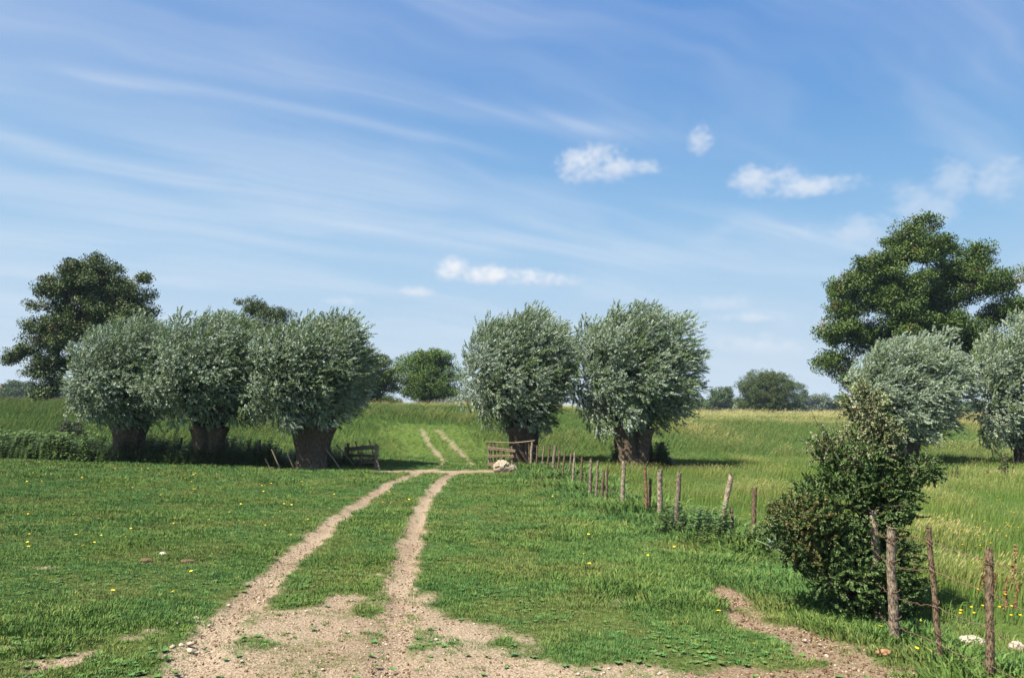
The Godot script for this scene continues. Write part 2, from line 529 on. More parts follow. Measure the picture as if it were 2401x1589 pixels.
func grass() -> void:
	rng.seed = 11
	var G0 := Color(0.066, 0.145, 0.034)
	var G1 := Color(0.115, 0.185, 0.060)
	var short: Array = []
	for k in 3:
		short.append(clump(30, 0.075, 0.018, 0.052, 0.0062, 1.1, 0.1, G0, G1))
	var xs := [[], [], []]
	var cs := [[], [], []]
	# paddock: short grazed grass, denser near
	for band in [[5.5, 14.0, 0.075, 1.0], [14.0, 24.0, 0.11, 1.35], [24.0, 37.0, 0.17, 1.9]]:
		var z: float = -band[0]
		while z > -band[1]:
			var lim := 0.70 * -z + 3.0
			var x := -lim
			var fx := fence_x(z)
			while x < minf(lim, (fx if fx > -50.0 else lim) + 1.0):
				var px: float = x + rng.randf() * band[2]
				var pz: float = z - rng.randf() * band[2]
				x += band[2]
				var e := earth_at(px, pz)
				var q := n2.get_noise_2d(px * 0.55, pz * 0.55)
				var q2 := n1.get_noise_2d(px * 5.0, pz * 5.0)
				var keep := 1.0 - ss(0.05, 0.85, e)
				if -pz < 11.0:
					keep *= 1.0 - 0.75 * ss(0.12, 0.45, q2 + 0.25 * q) * ss(11.0, 7.5, -pz)
				if e > 0.3 and e < 0.8 and -pz < 12.0:
					keep = keep * 0.35 + 0.85 * ss(0.10, 0.24, q2 + 0.35 * q)
				if rng.randf() > keep + 0.02:
					continue
				var s: float = band[3] * rng.randf_range(0.7, 1.3) * lerpf(1.0, 0.55, ss(0.05, 0.5, e)) * (1.0 + 0.35 * q)
				# ranker growth by the fence
				s *= 1.0 + 1.1 * ss(1.6, 0.1, fx - px) * ss(34, 28, -pz) if fx > -50.0 else 1.0
				if -pz > 9.5 and px > -0.6:
					s *= lerpf(1.0, 1.5, ss(-0.6, 1.2, px))
				var k := rng.randi() % 3
				var t := clampf(0.5 + 0.9 * q + rng.randf_range(-0.25, 0.25), 0.0, 1.0)
				var c := Color(0.86, 1.02, 1.06).lerp(Color(1.28, 1.13, 1.0), t)
				if n2.get_noise_2d(px * 0.9 + 70.0, pz * 0.9) + 0.3 * q2 > 0.24:
					c = c.lerp(Color(1.75, 1.12, 1.25), 0.6)
					s *= 0.8
				if n1.get_noise_2d(px * 3.2 + 200.0, pz * 3.2) > 0.27:   # ranker, darker tussocks the cattle leave
					s *= 1.22
					c = Color(c.r * 0.88, c.g * 0.93, c.b * 0.92)
				if rng.randf() < 0.06:
					c = Color(2.2, 1.5, 1.5)
				xs[k].append(Transform3D(Basis(Vector3.UP, rng.randf() * TAU).scaled(Vector3(s, s * rng.randf_range(0.8, 1.3), s)), Vector3(px, ground_y(px, pz) - 0.035 * e - 0.004, pz)))
				cs[k].append(c)
			z -= band[2]
	for k in 3:
		tag(copies("grass", short[k], xs[k], cs[k], self), "short grazed green grass of the paddock", "grass", "paddock grass", "stuff")
	print("paddock grass ", xs[0].size() * 3)
	# low broad-leaved herbs in the turf
	var herb := MB.new()
	for k in 9:
		var a := k * 2.4
		var dir := Vector3(cos(a), rng.randf_range(0.15, 0.6), sin(a)).normalized()
		herb.leaf(Vector3.ZERO, dir, dir.cross(Vector3.UP).normalized(), rng.randf_range(0.022, 0.045), 0.018, Color(0.052, 0.120, 0.028).lerp(Color(0.09, 0.155, 0.048), rng.randf()))
	var hx := []
	var hc := []
	for k in 9000:
		var d := 6.0 + 18.0 * pow(rng.randf(), 1.4)
		var x := rng.randf_range(-0.68 * d - 2.0, minf(0.68 * d + 2.0, fence_x(-d)))
		var e := earth_at(x, -d)
		if n1.get_noise_2d(x * 4.0 + 9.0, d * 4.0) < -0.02 and rng.randf() < 0.8:
			continue
		if e > 0.45 and rng.randf() > 0.12:
			continue
		var s := rng.randf_range(0.6, 1.6)
		hx.append(Transform3D(Basis(Vector3.UP, rng.randf() * TAU).scaled(Vector3(s, s, s)), Vector3(x, ground_y(x, -d) - 0.03 * e + 0.004, -d)))
		hc.append(Color(rng.randf_range(0.7, 1.15), rng.randf_range(0.8, 1.15), rng.randf_range(0.8, 1.2)))
	tag(copies("clover", herb.mesh(M.grass), hx, hc, self), "low broad-leaved clover and plantain in the paddock turf", "ground cover", "", "stuff")
	# rank grass right of the fence and the windblown meadow behind
	var lush := [clump(24, 0.16, 0.14, 0.36, 0.010, 0.5, 0.35, Color(0.076, 0.142, 0.030), Color(0.120, 0.180, 0.052), 0.05), clump(20, 0.17, 0.18, 0.45, 0.010, 0.4, 0.45, Color(0.092, 0.145, 0.034), Color(0.145, 0.182, 0.062), 0.15)]
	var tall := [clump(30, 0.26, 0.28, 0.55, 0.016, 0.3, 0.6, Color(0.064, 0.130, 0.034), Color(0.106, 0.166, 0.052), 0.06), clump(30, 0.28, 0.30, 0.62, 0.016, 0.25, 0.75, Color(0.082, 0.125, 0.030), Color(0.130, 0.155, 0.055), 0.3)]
	var lx := [[], []]
	var lc := [[], []]
	var tx := [[], []]
	var tc := [[], []]
	for band in [[5.0, 16.0, 0.15], [16.0, 37.0, 0.21]]:
		var z: float = -band[0]
		while z > -band[1]:
			var fx := fence_x(z)
			var x := fx - 0.25
			var lim := 0.70 * -z + 3.0
			if fx < -50.0:
				x = 0.7
			while x < lim:
				var px: float = x + rng.randf() * band[2]
				var pz: float = z - rng.randf() * band[2]
				x += band[2]
				var q := n2.get_noise_2d(px * 0.5, pz * 0.5)
				var q3 := n1.get_noise_2d(px * 1.7 + 33.0, pz * 1.7)
				var k := 1 if q3 + rng.randf_range(-0.3, 0.3) > 0.1 else 0
				var s := rng.randf_range(0.6, 1.1) * (0.85 + 0.5 * q) * lerpf(0.55, 1.0, ss(-0.1, 1.2, px - fx))
				if -pz < 9.0 and px < 5.5:
					s *= 0.45
				lx[k].append(Transform3D(Basis(Vector3.UP, rng.randf_range(-0.5, 0.5)).scaled(Vector3(s, s, s)), Vector3(px, ground_y(px, pz) - 0.01, pz)))
				lc[k].append(Color(0.85, 0.95, 0.9).lerp(Color(1.2, 1.08, 1.0), clampf(0.5 + q + rng.randf_range(-0.2, 0.2), 0, 1)))
			z -= band[2]
	for band in [[36.5, 60.0, 0.32, 1.0], [60.0, 95.0, 0.55, 1.35], [95.0, 170.0, 1.1, 2.0]]:
		var z: float = -band[0]
		while z > -band[1]:
			var lim := 0.69 * -z + 3.0
			var x := -lim
			while x < lim:
				var px: float = x + rng.randf() * band[2]
				var pz: float = z - rng.randf() * band[2]
				x += band[2]
				if -pz < 48.0 and earth_at(px, pz) > rng.randf_range(0.1, 0.5):
					continue
				var q := n2.get_noise_2d(px * 0.16, pz * 0.3)
				var s: float = band[3] * rng.randf_range(0.7, 1.15) * (0.85 + 0.4 * q)
				if -pz < 52.0:   # trodden along the track
					var cl := seg(Vector2(px, pz), RUT_L)
					s *= lerpf(0.35, 1.0, ss(0.8, 3.2, minf(cl, seg(Vector2(px, pz), RUT_R))))
				s *= lerpf(0.55, 1.0, ss(36.0, 42.0, -pz))
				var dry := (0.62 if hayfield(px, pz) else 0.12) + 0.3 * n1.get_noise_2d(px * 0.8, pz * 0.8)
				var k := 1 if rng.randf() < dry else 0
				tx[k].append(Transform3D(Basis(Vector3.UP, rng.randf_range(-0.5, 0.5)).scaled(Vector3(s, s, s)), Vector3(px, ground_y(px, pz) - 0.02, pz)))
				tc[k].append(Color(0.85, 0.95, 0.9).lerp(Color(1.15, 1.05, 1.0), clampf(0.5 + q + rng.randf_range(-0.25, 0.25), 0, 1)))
			z -= band[2]
	for k in 2:
		tag(copies("rank_grass", lush[k], lx[k], lc[k], self), ["rank green grass directly behind the wire fence", "flowering pale grass stems behind the wire fence"][k], "grass", "", "stuff")
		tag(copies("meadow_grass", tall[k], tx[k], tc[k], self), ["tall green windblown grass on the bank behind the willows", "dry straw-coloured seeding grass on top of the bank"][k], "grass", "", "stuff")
	print("rank ", lx[0].size() + lx[1].size(), " meadow ", tx[0].size() + tx[1].size())

# ------------------------------------------------------------------ foliage meshes
func spray(leaves: int, length: float, l: float, w: float, a0: float, a1: float, dark: Color, pale: Color, share: float, stem := Color(0.16, 0.15, 0.08)) -> ArrayMesh:
	var b := MB.new()
	b.quad(Vector3(-0.004, 0, 0), Vector3(0.004, 0, 0), Vector3(0.001, length, 0), Vector3(-0.001, length, 0), stem)
	for k in leaves:
		var t := 0.08 + 0.92 * (k + rng.randf()) / leaves
		var az := k * 2.39996 + rng.randf() * 0.6
		var th := rng.randf_range(a0, a1)
		var dir := Vector3(cos(az) * sin(th), cos(th), sin(az) * sin(th))
		var side := dir.cross(rv()).normalized()
		b.leaf(Vector3(0, length * t, 0), dir, side, l * rng.randf_range(0.7, 1.15), w * rng.randf_range(0.75, 1.15), (pale if rng.randf() < share else dark).lerp(dark, rng.randf() * 0.35))
	return b.mesh(M.leaf)

func cluster(leaves: int, r: float, l: float, w: float, c0: Color, c1: Color) -> ArrayMesh:
	var b := MB.new()
	for k in leaves:
		var p := rv() * r * pow(rng.randf(), 0.45)
		p.y *= 0.7
		var dir := (rv() + p / r * 0.8 + Vector3(0.25, -0.1, 0)).normalized()
		var up := (Vector3.UP + rv() * 0.9).normalized()
		b.leaf(p, dir, dir.cross(up).normalized(), l * rng.randf_range(0.7, 1.2), w * rng.randf_range(0.7, 1.2), c0.lerp(c1, rng.randf()))
	return b.mesh(M.leaf)

# ------------------------------------------------------------------ pollard willows
func willow_trunk(h: float, rb: float, rt: float, split: float, sd: float) -> ArrayMesh:
	var b := MB.new()
	var sides := 44
	var rings := 22
	for i in rings + 1:
		var t := float(i) / rings
		var y := lerpf(-0.15, h, t)
		for j in sides:
			var th := TAU * j / sides
			var r := lerpf(rb, rt, ss(0.15, 1.0, t)) + rb * 0.22 * exp(-t * 9.0) + rt * 0.16 * ss(0.72, 1.0, t)
			r *= 1.0 + 0.055 * sin(th * 9.0 + sd + 0.9 * sin(y * 2.3 + sd)) + 0.03 * sin(th * 21.0 + y * 1.1 + sd) + 0.10 * n1.get_noise_3d(cos(th) * 22.0 + sd * 9.0, y * 8.0, sin(th) * 22.0)
			if split > 0.0:   # a deep fold where two stems have grown together
				var dth := wrapf(th - (PI * 0.5 - 0.28 + 0.2 * t), -PI, PI)
				r *= 1.0 - split * exp(-dth * dth / 0.022) * (0.35 + 0.65 * ss(0.0, 0.6, t))
			b.v.append(Vector3(cos(th) * r * 1.0, y, sin(th) * r * 0.9))
			b.n.append(Vector3(cos(th), 0, sin(th)))
			b.c.append(Color(0.185, 0.145, 0.110).lerp(Color(0.115, 0.092, 0.070), 0.5 + 0.5 * n1.get_noise_3d(cos(th) * 9.0, y * 3.0 + sd, sin(th) * 9.0)))
	for i in rings:
		for j in sides:
			var q0 := i * sides + j
			var q1 := i * sides + (j + 1) % sides
			b._face(q0, q1, q1 + sides)
			b._face(q0, q1 + sides, q0 + sides)
	var top := b.v.size()
	b.v.append(Vector3(0, h + 0.12, 0)); b.n.append(Vector3.UP); b.c.append(Color(0.18, 0.145, 0.11))
	for j in sides:
		b._face(rings * sides + j, rings * sides + (j + 1) % sides, top)
	# true normals from the faces
	var nn := PackedVector3Array()
	nn.resize(b.v.size())
	for k in range(0, b.ix.size(), 3):
		var f := (b.v[b.ix[k + 2]] - b.v[b.ix[k]]).cross(b.v[b.ix[k + 1]] - b.v[b.ix[k]])
		for s in 3:
			nn[b.ix[k + s]] += f
	for k in nn.size():
		b.n[k] = nn[k].normalized()
	return b.mesh(M.bark)

var WSPRAY: Array = []

func willow(label: String, x: float, z: float, hgt: float, rb: float, rt: float, left: float, right: float, top: float, bottom: float, depth: float, sd: int, split := 0.0, count := 3400, pale := 0.5, windy := 1.0) -> void:
	rng.seed = 500 + sd
	var o := thing("pollard_willow", label, "tree", Vector3(x, ground_y(x, z) - 0.02, z), "pollard willows along the ditch")
	part("trunk", willow_trunk(hgt, rb, rt, split, sd * 1.7), o)
	var cy := (top + bottom) * 0.5
	var ry := (top - bottom) * 0.5
	var cx := 0.0
	var lb := MB.new()
	for k in 46:
		var d := rv()
		d.y = absf(d.y) * 1.1 + 0.12
		d = d.normalized()
		var p0 := Vector3(d.x * rt * 0.75, hgt - 0.05, d.z * rt * 0.65)
		var reach := Vector3(d.x * (right if d.x > 0 else left), d.y * (top - hgt), d.z * depth) * rng.randf_range(0.7, 0.95)
		var p3 := Vector3(0, hgt, 0) + reach + Vector3(0.35 * windy, 0, 0)
		var p1 := p0 + Vector3(d.x * 0.35, 0.55, d.z * 0.35)
		var p2 := p1.lerp(p3, 0.55) + Vector3(0, 0.2, 0)
		var r0 := rng.randf_range(0.025, 0.07)
		lb.tube([p0, p1, p2, p3], [r0 * 1.3, r0, r0 * 0.55, 0.006], 5, Color(0.10, 0.085, 0.055), 0.0, 0.0, false)
	part("limb", lb.mesh(M.bark), o)
	var xs := [[], [], []]
	var cs := [[], [], []]
	# boughs: rounded tufts of shoots on the crown, with dark gaps between them, over a thinner inner fill
	var boughs := []
	var tries := 0
	while boughs.size() < 165 and tries < 6000:
		tries += 1
		var d := rv()
		var e := 2.5
		var f := pow(pow(absf(d.x), e) + pow(absf(d.y), e) + pow(absf(d.z), e), -1.0 / e)
		var lump := 1.0 + 0.22 * n1.get_noise_3d(d.x * 17.0 + sd * 31.0, d.y * 17.0, d.z * 17.0) + 0.08 * n1.get_noise_3d(d.x * 45.0, d.y * 45.0 + sd * 9.0, d.z * 45.0)
		var rx := right if d.x > 0.0 else left
		var t := 1.0 - 0.36 * pow(rng.randf(), 1.5)
		var p := Vector3(d.x * (rx - 0.42), d.y * (ry - 0.40), d.z * (depth - 0.3)) * f * lump * t
		if n1.get_noise_3d(p.x * 6.5 + sd * 13.0, p.y * 7.5, p.z * 6.5) < -0.09:
			p *= 0.74   # hollows between the main limbs
		p.x += 0.12 * p.y * windy
		p.y += cy
		if p.y < bottom + 0.55 - 0.1 * maxf(0.0, absf(p.x) - 1.0):
			continue
		var free := true
		for q in boughs:
			if (q[0] - p).length_squared() < 0.22:
				free = false
				break
		if not free:
			continue
		var outw := Vector3(d.x / rx, d.y / ry * 1.1, d.z / depth).normalized()
		boughs.append([p, outw, rng.randf_range(0.30, 0.52), clampf(pale + 0.24 + rng.randf_range(-0.4, 0.4), 0.0, 1.0)])
	var each := int(count / float(boughs.size()))
	for q in boughs:
		var bp: Vector3 = q[0]
		var outw: Vector3 = q[1]
		var w := Vector3(0.8, 0.12, 0.05) * windy
		if bp.y < hgt + 0.7:
			w.y = -0.3
		if bp.y > cy + ry * 0.5:
			w.y = 0.35
		var main := (outw * 0.75 + w).normalized()
		for m in each:
			var o1 := rv()
			var p: Vector3 = bp + (o1 * pow(rng.randf(), 0.4) * q[2]) * (0.62 if windy > 1.2 else 0.95) + main * (rng.randf_range(-0.45, 0.75) if windy > 1.2 else rng.randf_range(-0.2, 0.4))
			var dir := (main * 0.9 + o1 * 0.55 + rv() * 0.45).normalized()
			var k := 0 if rng.randf() < q[3] * 0.85 else (1 if rng.randf() < 0.6 else 2)
			xs[k].append(Transform3D(along(dir, rng.randf() * TAU, rng.randf_range(0.75, 1.25)), p))
			var v := rng.randf_range(0.8, 1.2)
			cs[k].append(Color(v * rng.randf_range(0.95, 1.08), v, v * rng.randf_range(0.9, 1.05)))
	for m in int(count * 0.16):
		var d := rv()
		var t := rng.randf_range(0.3, 0.6)
		var p := Vector3(d.x * (right if d.x > 0.0 else left), d.y * ry, d.z * depth) * t + Vector3(0, cy, 0)
		xs[1].append(Transform3D(along(d + Vector3(0.5, 0.2, 0), rng.randf() * TAU, 1.3), p))
		cs[1].append(Color(0.9, 0.9, 0.9))
	# long loose shoots trailing downwind
	for m in 150:
		var d := rv()
		d.y = d.y * 0.7 + 0.4
		d = d.normalized()
		var e2 := pow(pow(absf(d.x), 2.5) + pow(absf(d.y), 2.5) + pow(absf(d.z), 2.5), -0.4)
		var p := Vector3(d.x * ((right if d.x > 0.0 else left) - 0.3), d.y * (ry - 0.3), d.z * (depth - 0.3)) * e2 * rng.randf_range(0.85, 1.0)
		p.x += 0.12 * p.y * windy
		p.y += cy
		var dir := (d * 0.9 + Vector3(0.55 * windy, 0.45, 0) + rv() * 0.25).normalized()
		var len_ := 3 + rng.randi() % 3
		for q in len_:
			for r in 2:
				var kk := 2 if rng.randf() < 0.7 else 0
				xs[kk].append(Transform3D(along(dir + rv() * 0.35, rng.randf() * TAU, 1.05 - 0.14 * q), p + rv() * 0.04))
				cs[kk].append(Color(1.05, 1.05, 0.95))
			p += dir * 0.17
			dir = (dir + Vector3(0.16 * windy, -0.06, 0)).normalized()
	for k in 3:
		tag(copies("crown", WSPRAY[k], xs[k], cs[k], o), "", "", "", "stuff")

# ------------------------------------------------------------------ broad-leaved trees
var OAK: Array = []
var FAR: Array = []

# lobes: [centre, radii, lobe radius, count of lobes, clusters in each]
func tree(called: String, label: String, group: String, x: float, z: float, env: Array, trunk: Dictionary, tint: Array, sd: int, scale_ := 1.0, far := false) -> void:
	rng.seed = 9000 + sd
	var o := thing(called, label, "tree", Vector3(x, ground_y(x, z) - 0.05, z), group)
	var fork := Vector3(trunk.get("lean", 0.0), trunk.h, 0)
	var tr: float = trunk.r
	var wood := MB.new()
	var bc: Color = trunk.get("col", Color(0.07, 0.058, 0.045))
	wood.tube([Vector3(0, -0.3, 0), Vector3(0, 0.1, 0), fork * 0.5 + Vector3(0.1, 0, 0), fork, fork + Vector3(0.15, trunk.h * 0.35, 0.1)], [tr * 1.5, tr * 1.15, tr * 0.95, tr * 0.85, tr * 0.35], 9, bc, 0.08, sd)
	var lobes := []
	for e in env:
		var made := 0
		var tries := 0
		while made < e[3] and tries < e[3] * 40:
			tries += 1
			var d := rv()
			var p: Vector3 = e[0] + Vector3(d.x * e[1].x, d.y * e[1].y, d.z * e[1].z) * pow(rng.randf(), 0.36)
			var clear := true
			for q in lobes:
				if (q[0] - p).length() < (q[1] + e[2]) * 0.52:
					clear = false
					break
			if not clear:
				continue
			made += 1
			lobes.append([p, e[2] * rng.randf_range(0.75, 1.25), e[4]])
	var set_: Array = FAR if far else OAK
	var xs := [[], [], []]
	var cs := [[], [], []]
	# limbs: every lobe hangs on the nearest limb that is already there
	lobes.sort_custom(func(p, q): return (p[0] - fork).length() < (q[0] - fork).length())
	var nodes := [[fork, 0.0]]
	for l in lobes:
		var c: Vector3 = l[0]
		var lr: float = l[1]
		var best: Array = nodes[0]
		var cost := 1e9
		for nd in nodes:
			var k: float = (nd[0] - c).length() + 0.35 * nd[1] + (3.0 if nd[0].y > c.y + 1.0 else 0.0)
			if k < cost:
				cost = k
				best = nd
		var path: float = best[1] + (c - best[0]).length()
		nodes.append([c, path])
		var r0 := tr * clampf(0.55 * exp(-0.28 * best[1] / scale_), 0.05, 0.55)
		var r1 := tr * clampf(0.50 * exp(-0.28 * path / scale_), 0.03, 0.5)
		var mid: Vector3 = best[0].lerp(c, 0.5) + rv() * 0.14 * (c - best[0]).length() + Vector3(0, -0.05 * (c - best[0]).length(), 0)
		wood.tube([best[0], mid, c], [r0, (r0 + r1) * 0.5, r1], 5, bc, 0.0, 0.0, false)
		for m in l[2]:
			var d := rv()
			d.y = d.y * 0.85 + 0.12
			var g := n1.get_noise_3d((c.x + d.x) * 23.0, (c.y + d.y) * 23.0, (c.z + d.z) * 23.0 + sd)
			var p: Vector3 = c + Vector3(d.x * 1.25, d.y * 0.8, d.z * 1.1) * lr * (0.30 + 0.85 * sqrt(rng.randf()) + 0.45 * g)
			if m % 7 == 0:
				wood.tube([c, c.lerp(p, 0.6) + rv() * 0.08 * scale_, p], [0.035 * scale_, 0.02 * scale_, 0.008 * scale_], 3, bc, 0.0, 0.0, false)
			var k := rng.randi() % 3
			var s := rng.randf_range(0.7, 1.2) * scale_
			if n1.get_noise_3d(p.x * 12.0 + 50.0, p.y * 12.0, p.z * 12.0 + sd * 3.0) < -0.11 and not far:
				continue
			xs[k].append(Transform3D(Basis.from_euler(Vector3(rng.randf_range(-0.5, 0.5), rng.randf() * TAU, rng.randf_range(-0.5, 0.5))).scaled(Vector3(s, s, s)), p))
			var col: Color = tint[0].lerp(tint[1], rng.randf())
			if tint.size() > 2 and rng.randf() < 0.04:
				col = tint[2]
			cs[k].append(col)
	part("trunk", wood.mesh(M.bark), o)
	for k in 3:
		tag(copies("crown", set_[k], xs[k], cs[k], o), "", "", "", "stuff")

# crown volumes [x, y, half width, half height] filled with leafy lobes of radius lr
func blobs(q: Array, lr: float, each: int) -> Array:
	var out := []
	for b in q:
		var w := maxf(b[2] - lr * 0.5, 0.15)
		var h := maxf(b[3] - lr * 0.5, 0.12)
		out.append([Vector3(b[0], b[1], 0.0), Vector3(w, h, minf(w * 1.1, 2.6)), lr, maxi(2, int(0.95 * b[2] * b[3] * minf(w * 1.1, 2.6) / (lr * lr * lr) * 0.72 + 2.0)), each])
	return out

# ------------------------------------------------------------------ timber and stone
func post_mesh(base: Vector3, top: Vector3, r: float, sd: float, col: Color, sides := 9) -> ArrayMesh:
	var b := MB.new()
	var pts := []
	var rad := []
	var bend := Vector3(sin(sd * 3.1), 0, cos(sd * 1.7)) * 0.022 * (top - base).length()
	for i in 8:
		var t := i / 7.0
		pts.append(base.lerp(top, t) + bend * sin(t * PI) * sin(sd * 5.3) + Vector3(sin(sd * 7.0 + i * 2.1), 0, cos(sd * 4.0 + i * 1.9)) * r * 0.12)
		rad.append(r * lerpf(1.12, 0.9, t) * (1.0 + 0.08 * sin(i * 2.7 + sd)))
	b.tube(pts, rad, sides, col, 0.10, sd)
	# the sawn or split top is uneven
	var first := 7 * sides
	for j in sides:
		b.v[first + j].y += r * 0.5 * sin(j * 1.1 + sd * 2.0)
	return b.mesh(M.wood)

func plank(a: Vector3, b: Vector3, w: float, t: float, col: Color) -> ArrayMesh:
	var m := MB.new()
	var d := (b - a).normalized()
	var side := d.cross(Vector3.UP).normalized()
	var up := side.cross(d).normalized()
	var ring := []
	var steps := 5
	for i in steps + 1:
		var f := float(i) / steps
		var c := a.lerp(b, f) + up * 0.012 * sin(f * 7.0 + a.x * 3.0)
		var ww := w * (1.0 + 0.10 * sin(f * 11.0 + b.y * 9.0))
		ring.append([c + up * ww * 0.5 + side * t * 0.42, c + up * ww * 0.5 - side * t * 0.42, c + up * ww * 0.42 - side * t * 0.5, c - up * ww * 0.42 - side * t * 0.5, c - up * ww * 0.5 - side * t * 0.42, c - up * ww * 0.5 + side * t * 0.42, c - up * ww * 0.42 + side * t * 0.5, c + up * ww * 0.42 + side * t * 0.5])
	for i in steps:
		for j in 8:
			var j2 := (j + 1) % 8
			var nr: Vector3 = (ring[i][j] + ring[i][j2] - ring[i][(j + 4) % 8] - ring[i][(j2 + 4) % 8]).normalized()
			m.tri(ring[i][j], ring[i][j2], ring[i + 1][j2], nr, col)
			m.tri(ring[i][j], ring[i + 1][j2], ring[i + 1][j], nr, col)
	for e in [0, steps]:
		for j in range(1, 7):
			m.tri(ring[e][0], ring[e][j], ring[e][j + 1], d if e else -d, col)
	return m.mesh(M.wood)

func rock_mesh(rx: float, ry: float, rz: float, sd: float, col: Color, res := 14) -> ArrayMesh:
	var b := MB.new()
	for i in res + 1:
		var la := PI * i / res
		for j in res * 2:
			var lo := TAU * j / (res * 2)
			var d := Vector3(sin(la) * cos(lo), cos(la), sin(la) * sin(lo))
			var k := 1.0 + 0.34 * n1.get_noise_3d(d.x * 30.0 + sd * 40.0, d.y * 30.0, d.z * 30.0) + 0.12 * n1.get_noise_3d(d.x * 90.0, d.y * 90.0 + sd * 40.0, d.z * 90.0)
			k = snappedf(k, 0.05) * 0.55 + k * 0.45
			b.v.append(Vector3(d.x * rx, d.y * ry, d.z * rz) * k)
			b.n.append(d)
			b.c.append(col)
	for i in res:
		for j in res * 2:
			var q0 := i * res * 2 + j
			var q1 := i * res * 2 + (j + 1) % (res * 2)
			b._face(q0, q1, q1 + res * 2)
			b._face(q0, q1 + res * 2, q0 + res * 2)
	var nn := PackedVector3Array()
	nn.resize(b.v.size())
	for k in range(0, b.ix.size(), 3):
		var f := (b.v[b.ix[k + 2]] - b.v[b.ix[k]]).cross(b.v[b.ix[k + 1]] - b.v[b.ix[k]])
		for s in 3:
			nn[b.ix[k + s]] += f
	for k in nn.size():
		if nn[k].length() > 1e-9:
			b.n[k] = nn[k].normalized()
	return b.mesh(M.stone)

const GREY := Color(0.21, 0.180, 0.145)
const PALE := Color(0.30, 0.265, 0.21)
const BROWN := Color(0.155, 0.118, 0.085)
const RUST := Color(0.21, 0.135, 0.088)

